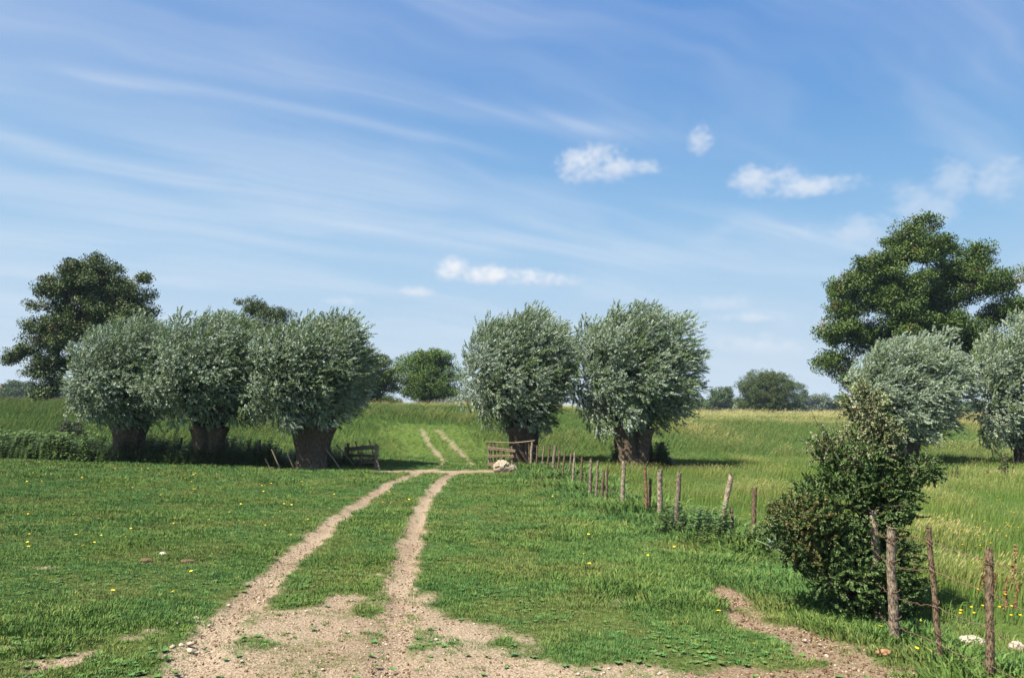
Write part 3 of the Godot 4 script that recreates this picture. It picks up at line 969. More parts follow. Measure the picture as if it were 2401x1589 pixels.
func fence() -> void:
	# x, z, lean of the top, height, radius, timber
	var posts := [
		[0.56, -32.8, -0.01, 0.86, 0.028, BROWN], [0.67, -32.1, -0.08, 0.91, 0.034, GREY], [0.72, -31.42, 0.01, 0.97, 0.042, BROWN], [0.79, -30.56, 0.03, 1.05, 0.048, PALE],
		[0.97, -30.38, 0.04, 0.93, 0.036, BROWN], [1.15, -30.1, 0.11, 0.93, 0.034, GREY], [1.24, -28.83, 0.16, 0.97, 0.037, BROWN], [1.44, -27.84, 0.11, 1.01, 0.056, GREY],
		[1.51, -26.94, 0.15, 0.93, 0.034, BROWN], [1.64, -25.26, 0.07, 0.92, 0.030, BROWN], [1.83, -25.88, 0.13, 0.85, 0.033, GREY], [1.85, -24.06, 0.08, 1.02, 0.036, PALE],
		[2.02, -23.57, 0.08, 0.88, 0.033, BROWN], [2.08, -21.12, 0.04, 1.03, 0.042, GREY], [2.14, -20.21, 0.06, 1.03, 0.032, GREY], [2.25, -19.65, 0.03, 0.83, 0.040, BROWN],
		[2.32, -19.4, 0.02, 0.91, 0.028, BROWN], [2.56, -18.54, 0.06, 1.1, 0.048, PALE], [2.97, -17.56, -0.03, 1.05, 0.034, RUST], [3.03, -17.7, 0.05, 0.8, 0.038, BROWN],
		[3.2, -17.11, -0.02, 1.01, 0.060, PALE], [3.27, -15.91, 0.08, 1.09, 0.050, GREY], [3.82, -14.86, 0.27, 1.14, 0.050, PALE], [4.11, -14.88, -0.03, 0.5, 0.033, GREY],
		[4.22, -14.1, 0.06, 0.95, 0.042, BROWN], [4.1, -8.98, -0.06, 1.2, 0.046, PALE], [3.96, -8.33, -0.03, 1.14, 0.048, GREY], [4.01, -7.56, -0.09, 1.24, 0.026, BROWN], [4.12, -7.02, 0.04, 1.13, 0.034, BROWN], [4.2, -5.9, 0.02, 1.1, 0.04, GREY]]
	var o := thing("wire_fence", "rusty barbed wire fence on uneven weathered wooden posts beside the track", "fence", Vector3(2.0, 0.0, -20.0))
	var org := Vector3(2.0, 0.0, -20.0)
	var k := 0
	var tops := []
	for p in posts:
		var gy := ground_y(p[0], p[1])
		var base := Vector3(p[0], gy - 0.25, p[1])
		var top := Vector3(p[0] + p[2], gy + p[3], p[1])
		var m := part("post", post_mesh(base - base, top - base, p[4], k * 1.37 + 0.4, p[5]), o, base - org)
		tops.append([base, top, p[4]])
		if k >= 17:   # rusty wire twisted round the post
			for h in ([0.22, 0.45, 0.72, 0.88] if k >= 25 else [0.5, 0.85]):
				var ring := MB.new()
				var pts := []
				var rad := []
				for s in 13:
					var a := TAU * s / 12.0
					pts.append((top - base) * lerpf(0.25 / (p[3] + 0.25), 1.0, h) + Vector3(cos(a) * (p[4] * 1.12 + 0.003), 0.012 * sin(a * 2.0 + k), sin(a) * (p[4] * 1.12 + 0.003)))
					rad.append(0.0035)
				ring.tube(pts, rad, 5, Color.WHITE)
				part("wire_tie", ring.mesh(M.wire), m)
		k += 1
	# strands, tied to the sturdier posts, with barbs where they can be seen
	var line := [3, 7, 11, 13, 17, 20, 21, 22, 24, 25, 26, 27, 28, 29]
	for hh in [0.30, 0.52, 0.74, 0.93]:
		var b := MB.new()
		for i in line.size() - 1:
			var A: Array = tops[line[i]]
			var B: Array = tops[line[i + 1]]
			var pa: Vector3 = A[0].lerp(A[1], hh) - org + Vector3(-A[2], 0, 0)
			var pb: Vector3 = B[0].lerp(B[1], hh) - org + Vector3(-B[2], 0, 0)
			var pts := []
			var rad := []
			var sag := 0.02 * (pb - pa).length() * (1.2 + sin(i * 3.0 + hh * 20.0))
			for s in 9:
				var t := s / 8.0
				pts.append(pa.lerp(pb, t) - Vector3(0, sag * 4.0 * t * (1.0 - t), 0) + Vector3(sin(s * 2.2 + i) * 0.008, sin(s * 3.1 + hh * 9.0) * 0.008, 0))
				rad.append(0.0034)
			b.tube(pts, rad, 4, Color.WHITE, 0.0, 0.0, false)
			if i >= 8:
				var cnt := int((pb - pa).length() / 0.11)
				for q in cnt:
					var t := (q + 0.5) / cnt
					var c := pa.lerp(pb, t) - Vector3(0, sag * 4.0 * t * (1.0 - t), 0)
					b.tube([c + Vector3(0.012, 0.014, 0.004), c + Vector3(-0.012, -0.014, -0.004)], [0.0018, 0.0018], 3, Color.WHITE)
					b.tube([c + Vector3(-0.012, 0.013, 0.006), c + Vector3(0.012, -0.013, -0.004)], [0.0018, 0.0018], 3, Color.WHITE)
		part("wire", b.mesh(M.wire), o)

func gates() -> void:
	var o := thing("field_gate", "broken brown wooden hurdle gate standing beside the willow with leaning stakes", "gate", Vector3(-5.6, 0, -30.2))
	var org := Vector3(-5.6, 0, -30.2)
	part("post", post_mesh(Vector3(-6.27, -0.2, -31) - org, Vector3(-6.29, 0.88, -31) - org, 0.055, 1.0, BROWN), o)
	part("post", post_mesh(Vector3(-4.91, -0.2, -29.4) - org, Vector3(-4.93, 0.94, -29.4) - org, 0.055, 2.0, GREY), o)
	part("rail", plank(Vector3(-6.36, 0.66, -30.93) - org, Vector3(-4.84, 0.83, -29.33) - org, 0.15, 0.035, GREY), o)
	part("rail", plank(Vector3(-6.33, 0.42, -30.93) - org, Vector3(-4.88, 0.50, -29.33) - org, 0.11, 0.03, BROWN), o)
	part("rail", plank(Vector3(-5.92, 0.11, -30.5) - org, Vector3(-4.88, 0.31, -29.33) - org, 0.09, 0.03, BROWN), o)
	part("picket", post_mesh(Vector3(-5.54, 0.04, -30.12) - org, Vector3(-5.9, 0.98, -30.42) - org, 0.028, 3.0, BROWN, 7), o)
	part("picket", post_mesh(Vector3(-4.98, 0.42, -29.43) - org, Vector3(-5.24, 1.06, -29.62) - org, 0.024, 4.0, BROWN, 7), o)
	part("brace", post_mesh(Vector3(-4.70, -0.1, -29.06) - org, Vector3(-4.90, 0.42, -29.33) - org, 0.035, 5.0, GREY, 7), o)
	var g := thing("hurdle", "pale wooden hurdle of flat rails and pickets beside the white boulder", "gate", Vector3(-0.35, 0, -30.5))
	var og := Vector3(-0.35, 0, -30.5)
	for q in [[-0.81, -0.15, 0.97, 0.042, GREY], [-0.73, 0.1, 1.0, 0.03, BROWN], [-0.62, 0.08, 1.0, 0.034, BROWN], [-0.47, 0.08, 0.88, 0.034, BROWN], [-0.27, 0.08, 0.80, 0.04, BROWN], [0.04, -0.15, 0.86, 0.036, GREY]]:
		part("picket", post_mesh(Vector3(q[0] + 0.01, q[1], -30.56) - og, Vector3(q[0], q[2], -30.56) - og, q[3], q[0] * 9.0, q[4], 7), g)
	part("rail", plank(Vector3(-0.87, 0.77, -30.5) - og, Vector3(0.18, 0.69, -30.5) - og, 0.12, 0.03, Color(0.26, 0.21, 0.15)), g)
	part("rail", plank(Vector3(-0.88, 0.47, -30.5) - og, Vector3(0.12, 0.49, -30.5) - og, 0.105, 0.03, Color(0.26, 0.21, 0.15)), g)
	part("rail", plank(Vector3(-0.87, 0.16, -30.5) - og, Vector3(-0.33, 0.15, -30.5) - og, 0.115, 0.03, Color(0.27, 0.22, 0.16)), g)
	var pole := MB.new()
	pole.tube([Vector3(-0.96, 1.03, -30.52), Vector3(-0.4, 1.0, -30.52), Vector3(0.11, 0.99, -30.53), Vector3(0.5, 1.03, -30.55), Vector3(0.92, 1.085, -30.56)], [0.014, 0.018, 0.02, 0.022, 0.02], 7, Color(0.36, 0.30, 0.21), 0.06, 1.0)
	tag(part("wooden_pole", pole.mesh(M.wood), self), "long thin pale pole laid from the hurdle to the fence post", "pole")
	# the collapsed fence under the willow
	var s := thing("collapsed_fence", "row of grey wooden stakes leaning under the thick willow by the broken gate", "fence", Vector3(-7.4, 0, -29.7))
	var os := Vector3(-7.4, 0, -29.7)
	var st := [[-8.84, -29.64, -9.05, 0.33], [-8.44, -29.49, -8.78, 0.71], [-7.95, -29.57, -8.2, 0.53], [-7.47, -29.65, -7.78, 0.5], [-6.87, -29.75, -7.04, 0.30], [-6.33, -29.84, -6.9, 0.73], [-5.84, -30.34, -6.59, 0.84]]
	for i in st.size():
		var q: Array = st[i]
		var d := Vector3(q[2] - q[0], q[3], 0.05)
		part("post", post_mesh(Vector3(q[0], 0, q[1]) - os - d * 0.12 + Vector3(0, ground_y(q[0], q[1]), 0), Vector3(q[0], 0, q[1]) - os + d, 0.028, i * 2.3, [PALE, PALE, PALE, PALE, GREY, PALE, GREY][i], 7), s)
	for q in [[-13.35, -32.2, 0.12, 0.95, 0.06, "crooked dark old post standing in the nettles between two willows", BROWN], [-9.6, -30.6, 0.02, 1.0, 0.045, "reddish brown old post in the nettles beside the leaning stakes", RUST], [-21.5, -36.6, 0.0, 0.75, 0.06, "short grey old post in front of the dark round bush", GREY]]:
		var p := Vector3(q[0], ground_y(q[0], q[1]), q[1])
		tag(part("old_post", post_mesh(Vector3(0, -0.2, 0), Vector3(q[2], q[3], 0), q[4], q[0], q[6]), self, p), q[5], "post")

func stones() -> void:
	var b1 := part("boulder", rock_mesh(0.31, 0.24, 0.23, 1.0, Color(0.36, 0.325, 0.265), 20), self, Vector3(-0.30, 0.15, -29.25))
	tag(b1, "large whitish boulder lying in front of the pale hurdle", "rock")
	var b2 := part("boulder", rock_mesh(0.20, 0.15, 0.18, 2.0, Color(0.25, 0.225, 0.185), 18), self, Vector3(0.06, 0.1, -29.2))
	tag(b2, "smaller grey boulder leaning against the large whitish one", "rock")
	for q in [[4.62, -8.16, 0.13, 0.055, "white flat stone in the grass behind the end posts of the fence", Color(0.42, 0.385, 0.33)], [4.98, -8.02, 0.08, 0.06, "rounded white stone in the grass beyond the flat white one", Color(0.40, 0.365, 0.315)], [4.36, -7.9, 0.10, 0.03, "low tan stone at the foot of the thin fence post", Color(0.30, 0.24, 0.17)], [3.58, -7.8, 0.07, 0.035, "squarish orange-brown stone where bare earth meets grass under the bush", Color(0.28, 0.17, 0.10)], [-5.3, -12.4, 0.06, 0.04, "small whitish stone alone in the paddock grass", Color(0.45, 0.42, 0.37)]]:
		tag(part("stone", rock_mesh(q[2], q[3], q[2] * 0.7, q[0] * 3.0, q[5], 10), self, Vector3(q[0], ground_y(q[0], q[1]) + q[3] * 0.45, q[1])), q[4], "stone")
	for q in [[-5.28, -11.8, 0.09, 0.035], [-4.72, -11.9, 0.11, 0.018]]:
		tag(part("dung_pat", rock_mesh(q[2], q[3], q[2] * 0.6, q[0] * 2.0, Color(0.13, 0.095, 0.062), 12), self, Vector3(q[0], ground_y(q[0], q[1]) + 0.02, q[1])), "dry brown dung pat in the paddock grass", "dung", "dung pats in the paddock")
	# flints: the larger ones singly, the rest as gravel
	rng.seed = 31
	var kinds := []
	for k in 3:
		kinds.append(rock_mesh(0.022, 0.010, 0.017, 5.0 + k * 3.0, Color(0.40, 0.36, 0.305), 5))
	var spots := [[-3.42, -8.73], [-3.30, -8.66], [-3.36, -8.80], [-3.25, -8.70], [-3.12, -7.82], [-3.18, -7.76], [-3.05, -7.85], [-3.27, -9.52], [-2.98, -7.7], [-3.5, -8.62]]
	while spots.size() < 70:
		var d := 6.3 + 4.6 * pow(rng.randf(), 1.3)
		var x := rng.randf_range(-3.6, 3.6)
		if earth(x, -d) > 0.5:
			spots.append([x, -d])
	for i in spots.size():
		var s := rng.randf_range(0.7, 1.35) if i >= 10 else rng.randf_range(1.1, 2.2)
		var f := part("flint", kinds[i % 3], self, Vector3(spots[i][0], ground_y(spots[i][0], spots[i][1]) - 0.03 * earth(spots[i][0], spots[i][1]) + 0.007 * s, spots[i][1]))
		f.rotation = Vector3(rng.randf_range(-0.3, 0.3), rng.randf() * TAU, rng.randf_range(-0.3, 0.3))
		f.scale = Vector3(s, s, s)
		tag(f, "pale flint lying on the edge of the worn earth" if i < 10 else "pale flint pebble lying on the bare earth of the track", "stone", "flints scattered at the edge of the track" if i < 10 else "flints on the bare earth")
	for lot in 2:
		var xs := []
		var cs := []
		var want: int = [9000, 3600][lot]
		var tries := 0
		while xs.size() < want and tries < want * 8:
			tries += 1
			var d := 6.0 + 8.0 * pow(rng.randf(), 1.5)
			if lot == 0 and rng.randf() < 0.25:
				d = rng.randf_range(9.0, 30.0)
			var x := rng.randf_range(-4.2, 4.2)
			if lot == 1 and not (x > 1.8 or rng.randf() < 0.2):
				continue
			var e := earth(x, -d)
			if e < 0.4 or rng.randf() > e:
				continue
			var s := rng.randf_range(0.12, 0.55) * (1.0 if lot == 0 else 1.5)
			xs.append(Transform3D(Basis.from_euler(Vector3(rng.randf() * 3.0, rng.randf() * TAU, 0)).scaled(Vector3(s, s, s)), Vector3(x, ground_y(x, -d) - 0.035 * e + 0.004 * s, -d)))
			cs.append(Color(1.25, 1.2, 1.15).lerp(Color(0.6, 0.5, 0.42), rng.randf()) if lot == 0 else Color(0.48, 0.37, 0.27).lerp(Color(0.3, 0.22, 0.16), rng.randf()))
		tag(copies("gravel" if lot == 0 else "soil_clods", kinds[lot], xs, cs, self), "fine pale gravel on the bare earth of the track" if lot == 0 else "brown crumbly soil clods on the worn earth by the bush", "gravel" if lot == 0 else "soil", "", "stuff")

# ------------------------------------------------------------------ shrubs and weeds
func hawthorn() -> void:
	rng.seed = 2024
	var at := Vector3(4.08, ground_y(4.1, -9.3), -9.3)
	var o := thing("hawthorn_bush", "tall dark hawthorn bush with pale windblown top growing through the fence", "bush", at)
	var lobes := [
		[Vector3(-0.80, 1.02, 0.05), Vector3(0.50, 0.36, 0.42), 430, 0.8], [Vector3(-0.2, 1.2, 0.0), Vector3(0.62, 0.45, 0.5), 620, 0.25], [Vector3(-0.25, 0.55, 0.1), Vector3(0.62, 0.46, 0.5), 640, 0.05], [Vector3(0.12, 0.34, 0.12), Vector3(0.5, 0.36, 0.42), 380, 0.05],
		[Vector3(0.28, 0.62, 0), Vector3(0.28, 0.55, 0.42), 330, 0.05], [Vector3(0.28, 1.35, 0), Vector3(0.34, 0.30, 0.38), 300, 0.05], [Vector3(-0.22, 1.70, 0), Vector3(0.38, 0.28, 0.34), 260, 0.2], [Vector3(0.12, 1.95, 0), Vector3(0.28, 0.3, 0.3), 230, 0.3],
		[Vector3(0.03, 2.34, 0), Vector3(0.25, 0.26, 0.22), 170, 0.3], [Vector3(0.66, 1.66, 0.1), Vector3(0.32, 0.13, 0.2), 110, 0.3], [Vector3(-0.5, 1.85, 0), Vector3(0.22, 0.16, 0.2), 60, 0.6], [Vector3(0.3, 2.05, 0), Vector3(0.2, 0.12, 0.2), 60, 0.3], [Vector3(-0.75, 0.75, 0), Vector3(0.32, 0.28, 0.3), 140, 0.5]]
	for l in lobes:
		l[0].x *= 0.88
		l[1].x *= 0.90
	var wood := MB.new()
	var bc := Color(0.13, 0.105, 0.075)
	wood.tube([Vector3(0.0, -0.1, 0.0), Vector3(-0.02, 0.6, 0), Vector3(0.05, 1.4, 0), Vector3(0.06, 2.0, 0), Vector3(0.09, 2.42, 0)], [0.075, 0.06, 0.045, 0.022, 0.008], 7, bc, 0.1, 1.0)
	wood.tube([Vector3(0.05, -0.1, 0.0), Vector3(0.2, 0.5, 0), Vector3(0.33, 1.2, 0)], [0.05, 0.04, 0.02], 6, bc, 0.1, 2.0)
	wood.tube([Vector3(-0.05, -0.1, 0.0), Vector3(-0.3, 0.5, 0), Vector3(-0.6, 1.1, 0)], [0.05, 0.04, 0.02], 6, bc, 0.1, 3.0)
	for l in lobes:   # bare tips standing out
		for k in 7:
			var d := rv()
			d.y = absf(d.y)
			var e: Vector3 = l[0] + Vector3(d.x * l[1].x, d.y * l[1].y, d.z * l[1].z) * rng.randf_range(1.0, 1.35) + Vector3(0.05, 0, 0)
			wood.tube([l[0], l[0].lerp(e, 0.6) + rv() * 0.03, e], [0.008, 0.005, 0.002], 4, bc, 0.0, 0.0, false)
	for q in [[Vector3(-0.35, 1.85, 0), Vector3(-0.55, 2.2, 0.05), Vector3(-0.62, 2.42, 0)], [Vector3(-0.2, 1.9, 0), Vector3(-0.3, 2.2, 0), Vector3(-0.2, 2.4, 0)]]:
		wood.tube(q, [0.008, 0.005, 0.002], 4, bc, 0.0, 0.0, false)
	part("stem", wood.mesh(M.bark), o)
	var dk := Color(0.044, 0.090, 0.024)
	var md := Color(0.092, 0.150, 0.050)
	var sp := [spray(30, 0.11, 0.026, 0.021, 0.5, 1.3, dk, md, 0.4, bc), spray(30, 0.12, 0.025, 0.020, 0.5, 1.3, Color(0.085, 0.115, 0.035), Color(0.13, 0.085, 0.04), 0.35, bc), spray(26, 0.14, 0.026, 0.019, 0.4, 1.2, Color(0.13, 0.16, 0.075), Color(0.27, 0.29, 0.18), 0.5, bc)]
	var xs := [[], [], []]
	var cs := [[], [], []]
	for l in lobes:
		for m in int(l[2] * 1.9):
			var d := rv()
			var t := 1.0 - 0.55 * pow(rng.randf(), 1.4)
			var lump := 1.0 + 0.3 * n1.get_noise_3d(d.x * 40.0 + l[0].x * 60.0, d.y * 40.0, d.z * 40.0)
			var p: Vector3 = l[0] + Vector3(d.x * l[1].x, d.y * l[1].y, d.z * l[1].z) * t * lump
			if p.y < 0.06:
				continue
			if n1.get_noise_3d(p.x * 17.0, p.y * 24.0, p.z * 17.0) < -0.15 and rng.randf() < 0.85:
				continue
			var dir := (d * 0.6 + Vector3(0.3, 0.2, 0.0) + rv() * 0.8).normalized()
			var k := 0
			if p.y > 1.6 and rng.randf() < ss(1.55, 2.2, p.y) * 0.8:
				k = 2
			elif rng.randf() < l[3] * 0.65 * ss(-0.1, 0.25, n1.get_noise_3d(p.x * 14.0, p.y * 14.0, 5.0) + 0.1):
				k = 1
			xs[k].append(Transform3D(along(dir, rng.randf() * TAU, rng.randf_range(0.7, 1.2)), p))
			var v := rng.randf_range(0.75, 1.25)
			cs[k].append(Color(v, v, v))
	for m in 40:   # arching side shoots
		var a := rng.randf() * TAU
		var h := rng.randf_range(0.5, 1.9)
		var w := 0.60 - 0.32 * maxf(0.0, h - 1.0)
		var p := Vector3(cos(a) * w - 0.1, h, sin(a) * w * 0.8)
		var dir := Vector3(cos(a), 0.5, sin(a)).normalized()
		for q in 5:
			var kk := 0 if rng.randf() < 0.6 else 1
			xs[kk].append(Transform3D(along(dir + rv() * 0.5, rng.randf() * TAU, 1.0 - 0.12 * q), p))
			cs[kk].append(Color(1.15, 1.15, 1.05))
			p += dir * 0.06
			dir = (dir + Vector3(0.1, -0.12, 0)).normalized()
	for m in 26:   # upright young shoots on the crown of the bush
		var p := Vector3(rng.randf_range(-0.45, 0.35), 0, rng.randf_range(-0.25, 0.25))
		p.y = 2.3 - 0.9 * absf(p.x - 0.05) - 0.2 * rng.randf()
		var dir := (Vector3(rng.randf_range(-0.1, 0.5), 1.0, rng.randf_range(-0.3, 0.3))).normalized()
		for q in 4:
			xs[2].append(Transform3D(along(dir + rv() * 0.5, rng.randf() * TAU, 1.0 - 0.15 * q), p))
			cs[2].append(Color(1.1, 1.1, 1.0))
			p += dir * 0.065
			dir = (dir + Vector3(0.12, 0, 0)).normalized()
	for k in 3:
		tag(copies("foliage", sp[k], xs[k], cs[k], o), "", "", "", "stuff")

func nettle_mesh(c0: Color, c1: Color, h: float, l: float) -> ArrayMesh:
	var b := MB.new()
	b.tube([Vector3.ZERO, Vector3(0.03, h * 0.5, 0), Vector3(0.09, h, 0)], [0.006, 0.005, 0.002], 3, Color(0.12, 0.13, 0.05), 0.0, 0.0, false)
	for k in 9:
		var t := 0.12 + 0.86 * k / 8.0
		for s in 4:
			var a := k * 0.8 + s * PI * 0.5
			var dir := Vector3(cos(a), rng.randf_range(-0.35, 0.35), sin(a)).normalized()
			b.leaf(Vector3(0.09 * t * t, h * t, 0), dir, dir.cross(Vector3.UP).normalized(), l * (1.15 - 0.6 * t) * rng.randf_range(0.8, 1.2), l * 0.55 * (1.1 - 0.5 * t), c0.lerp(c1, rng.randf()))
	return b.mesh(M.leaf)

func weeds() -> void:
	rng.seed = 404
	var net := [nettle_mesh(Color(0.040, 0.085, 0.02), Color(0.075, 0.135, 0.035), 0.8, 0.17), nettle_mesh(Color(0.065, 0.12, 0.03), Color(0.10, 0.165, 0.05), 0.75, 0.16)]
	# the continuous belt of nettles under the row of willows
	var xs := [[], []]
	var cs := [[], []]
	for k in 5200:
		var x := rng.randf_range(-27.0, -5.2)
		var f := ss(-27, -5.5, x)
		var front := lerpf(-33.2, -29.55, ss(-27.0, -9.0, x))
		var z := front - rng.randf() * lerpf(4.2, 2.2, f) - 0.35
		if x > -9.0 and z > -30.3 and rng.randf() < 0.6:
			continue
		if x > -6.6 and rng.randf() < 0.5:
			continue
		var q := n2.get_noise_2d(x * 1.2, z * 1.2)
		var s := clampf(rng.randf_range(0.75, 1.15) * (0.95 + 0.75 * q), 0.35, 1.5) * lerpf(1.0, 0.8, ss(-11, -6, x))
		s *= lerpf(0.55, 1.0, ss(0.1, 0.9, front - z))
		var kk := 1 if rng.randf() < 0.35 + q * 0.8 + 0.3 * ss(-14, -22, x) else 0
		xs[kk].append(Transform3D(Basis(Vector3.UP, rng.randf_range(-0.9, 0.9)).scaled(Vector3(s, s, s)), Vector3(x, ground_y(x, z) - 0.02, z)))
		var v := rng.randf_range(0.75, 1.2)
		cs[kk].append(Color(v, v, v))
	for k in 2:
		tag(copies("nettle_undergrowth", net[k], xs[k], cs[k], self), ["dark green nettles growing in a belt under the willow row", "lighter green nettles mixed into the belt under the willows"][k], "undergrowth", "", "stuff")
	# single clumps
	var lots := [[3.62, -14.5, 0.55, 30, 0.80, "tall nettle clump around the leaning pale fence post"], [3.35, -13.9, 0.5, 18, 0.45, "low dark nettle patch in front of the leaning pale post"], [3.0, -14.9, 0.35, 18, 0.8, "thin nettle clump beside the fence post with rusty wire bands"], [4.0, -13.6, 0.4, 16, 0.5, "bushy nettle clump between the leaning post and the thistle"],
		[5.85, -31.3, 0.5, 70, 1.25, "dark leafy suckers at the foot of the split willow trunk"], [4.05, -31.4, 0.22, 22, 1.1, "narrow tuft of dark suckers beside the split willow trunk"], [1.6, -31.2, 0.9, 20, 0.4, "low nettles at the base of the willow behind the fence"]]
	for q in lots:
		var o := thing("nettle_clump", q[5], "plant", Vector3(q[0], ground_y(q[0], q[1]), q[1]), "nettle clumps")
		var cx := []
		var cc := []
		for k in q[3]:
			var a := rng.randf() * TAU
			var r: float = q[2] * sqrt(rng.randf())
			var s: float = q[4] * rng.randf_range(0.65, 1.15)
			cx.append(Transform3D(Basis(Vector3.UP, rng.randf() * TAU).rotated(Vector3(sin(a), 0, -cos(a)), -0.25 * r / q[2]).scaled(Vector3(s, s, s)), Vector3(cos(a) * r, -0.02, sin(a) * r)))
			var v := rng.randf_range(0.75, 1.2)
			cc.append(Color(v, v, v))
		tag(copies("stems", net[0 if q[4] > 1.0 else 1], cx, cc, o), "", "", "", "stuff")
	# a pale thistle by the bush
	var th := thing("thistle", "silvery grey-green thistle with broad leaves beside the hawthorn bush", "plant", Vector3(4.28, ground_y(4.28, -13.0), -13.0))
	var b := MB.new()
	b.tube([Vector3.ZERO, Vector3(0.0, 0.3, 0), Vector3(0.05, 0.62, 0)], [0.02, 0.016, 0.008], 6, Color(0.30, 0.34, 0.24))
	part("stem", b.mesh(M.leaf), th)
	for k in 22:
		var lb := MB.new()
		var t := k / 22.0
		var a := k * 2.4
		var dir := Vector3(cos(a), lerpf(0.25, 1.1, t), sin(a)).normalized()
		var L := lerpf(0.42, 0.18, t)
		var col := Color(0.15, 0.22, 0.13).lerp(Color(0.26, 0.33, 0.23), rng.randf())
		var side := dir.cross(Vector3.UP).normalized()
		lb.leaf(Vector3.ZERO, dir, side, L, L * 0.3, col, 0.3)
		for s in 5:   # toothed lobes
			for m in [-1.0, 1.0]:
				var d2: Vector3 = (dir * 0.6 + side * m).normalized()
				lb.leaf(dir * L * (0.15 + 0.15 * s), d2, dir.cross(side).cross(d2).normalized(), L * 0.26, L * 0.16, col)
		part("leaf", lb.mesh(M.leaf), th, Vector3(0.04 * t, 0.05 + 0.5 * t, 0))
	# docks
	for q in [[15.3, -27.6, 0.5, 5, Color(0.075, 0.075, 0.035), "small dark dock stalks in the meadow below the windblown willow"], [17.4, -28.4, 0.8, 7, Color(0.06, 0.065, 0.035), "taller group of dark dock stalks standing in the meadow grass"], [5.72, -9.3, 0.5, 3, Color(0.20, 0.085, 0.045), "reddish brown seeding dock behind the end posts of the fence"], [6.1, -10.4, 0.55, 2, Color(0.17, 0.10, 0.05), "thin rusty dock stalk further into the meadow past the end posts"]]:
		var o := thing("dock_plant", q[5], "plant", Vector3(q[0], ground_y(q[0], q[1]), q[1]), "dock plants in the meadow")
		for k in q[3]:
			var m := MB.new()
			var a := rng.randf() * TAU
			var p: Vector3 = Vector3(cos(a), 0, sin(a)) * rng.randf() * 0.3 * q[2] / 0.5
			var h: float = q[2] * rng.randf_range(0.75, 1.2)
			var tip: Vector3 = p + Vector3(0.08, h, 0)
			m.tube([p, tip], [0.006, 0.003], 4, q[4], 0.0, 0.0, false)
			for s in 60:
				var t := rng.randf_range(0.2, 1.0)
				var d := rv()
				m.leaf(p.lerp(tip, t), d, d.cross(rv()).normalized(), h * 0.09 * (1.2 - t * 0.7), h * 0.05, q[4] * rng.randf_range(0.8, 1.25))
			part("stalk", m.mesh(M.leaf), o)
	# tussocks and leafy weeds on the grass tongue
	var tus := clump(60, 0.10, 0.12, 0.24, 0.008, 0.9, 0.2, Color(0.06, 0.12, 0.03), Color(0.11, 0.17, 0.05))
	for q in [[2.05, -8.6, "dark grass tussock at the edge of the bare earth near the bush"], [1.35, -10.6, "dark grass tussock in the turf beside a bare spot"]]:
		tag(part("grass_tussock", tus, self, Vector3(q[0], ground_y(q[0], q[1]), q[1])), q[2], "grass tuft")

func flowers() -> void:
	rng.seed = 606
	var b := MB.new()
	b.tube([Vector3(0, 0, 0), Vector3(0.004, 0.085, 0)], [0.003, 0.0025], 4, Color(0.14, 0.18, 0.06), 0.0, 0.0, false)
	for k in 14:
		var a := TAU * k / 14.0
		var dir := Vector3(cos(a), 0.35, sin(a)).normalized()
		b.leaf(Vector3(0.004, 0.085, 0), dir, dir.cross(Vector3.UP).normalized(), 0.024, 0.011, Color(0.85, 0.62, 0.02), 0.1)
	var fm := b.mesh(M.flower)
	var spots := []
	for c in [[-7.74, -12.65, 2], [-9.56, -16.1, 4], [-6.96, -13.2, 5], [-4.9, -9.93, 2], [-4.6, -11.1, 2], [-6.5, -15.0, 9], [-5.6, -17.5, 7], [-4.2, -16.0, 7], [-4.0, -14.5, 3], [-9.0, -20.0, 9], [-12.5, -28.6, 22], [-10.0, -25.5, 12], [-4.6, -20.5, 6], [-2.8, -18.5, 4], [-2.6, -14.2, 3], [0.6, -11.0, 2], [1.2, -12.5, 3], [0.4, -20.0, 3], [-1.2, -24.0, 3], [2.2, -13.6, 2], [3.0, -9.3, 3], [3.35, -8.4, 4], [4.5, -8.6, 2], [-6.0, -23.0, 8], [-14.0, -24.0, 6], [-0.9, -15.4, 2]]:
		for k in c[2]:
			spots.append(Vector2(c[0] + rng.randfn() * 0.05 * -c[1] * 0.8, c[1] + rng.randfn() * 0.05 * -c[1] * 0.8))
	for p in spots:
		var d: float = -p.y
		if earth_at(p.x, p.y) > 0.3 or d > 29.4 or d < 6.5:
			continue
		var f := part("dandelion", fm, self, Vector3(p.x, ground_y(p.x, p.y), p.y))
		f.rotation = Vector3(rng.randf_range(-0.3, 0.3), rng.randf() * TAU, rng.randf_range(-0.3, 0.3))
		var s := rng.randf_range(0.85, 1.35)
		f.scale = Vector3(s, s, s)
		tag(f, "yellow dandelion flower standing in the short green grass", "flower", "dandelions in the paddock")
	# buttercups lost in the long grass
	var xs := []
	var cs := []
	for k in 700:
		var d := rng.randf_range(8.0, 36.0)
		var x := rng.randf_range(fence_x(-minf(d, 32.9)) + 0.4, 0.66 * d + 2.0)
		if n2.get_noise_2d(x * 0.8, d * 0.8) < 0.02:
			continue
		xs.append(Transform3D(Basis(Vector3.UP, rng.randf() * TAU).scaled(Vector3(0.75, 3.2, 0.75)), Vector3(x, ground_y(x, -d), -d)))
		cs.append(Color(1, 1, 1))
	tag(copies("buttercups", fm, xs, cs, self), "tiny yellow buttercups dotted through the long grass behind the fence", "flowers", "", "stuff")

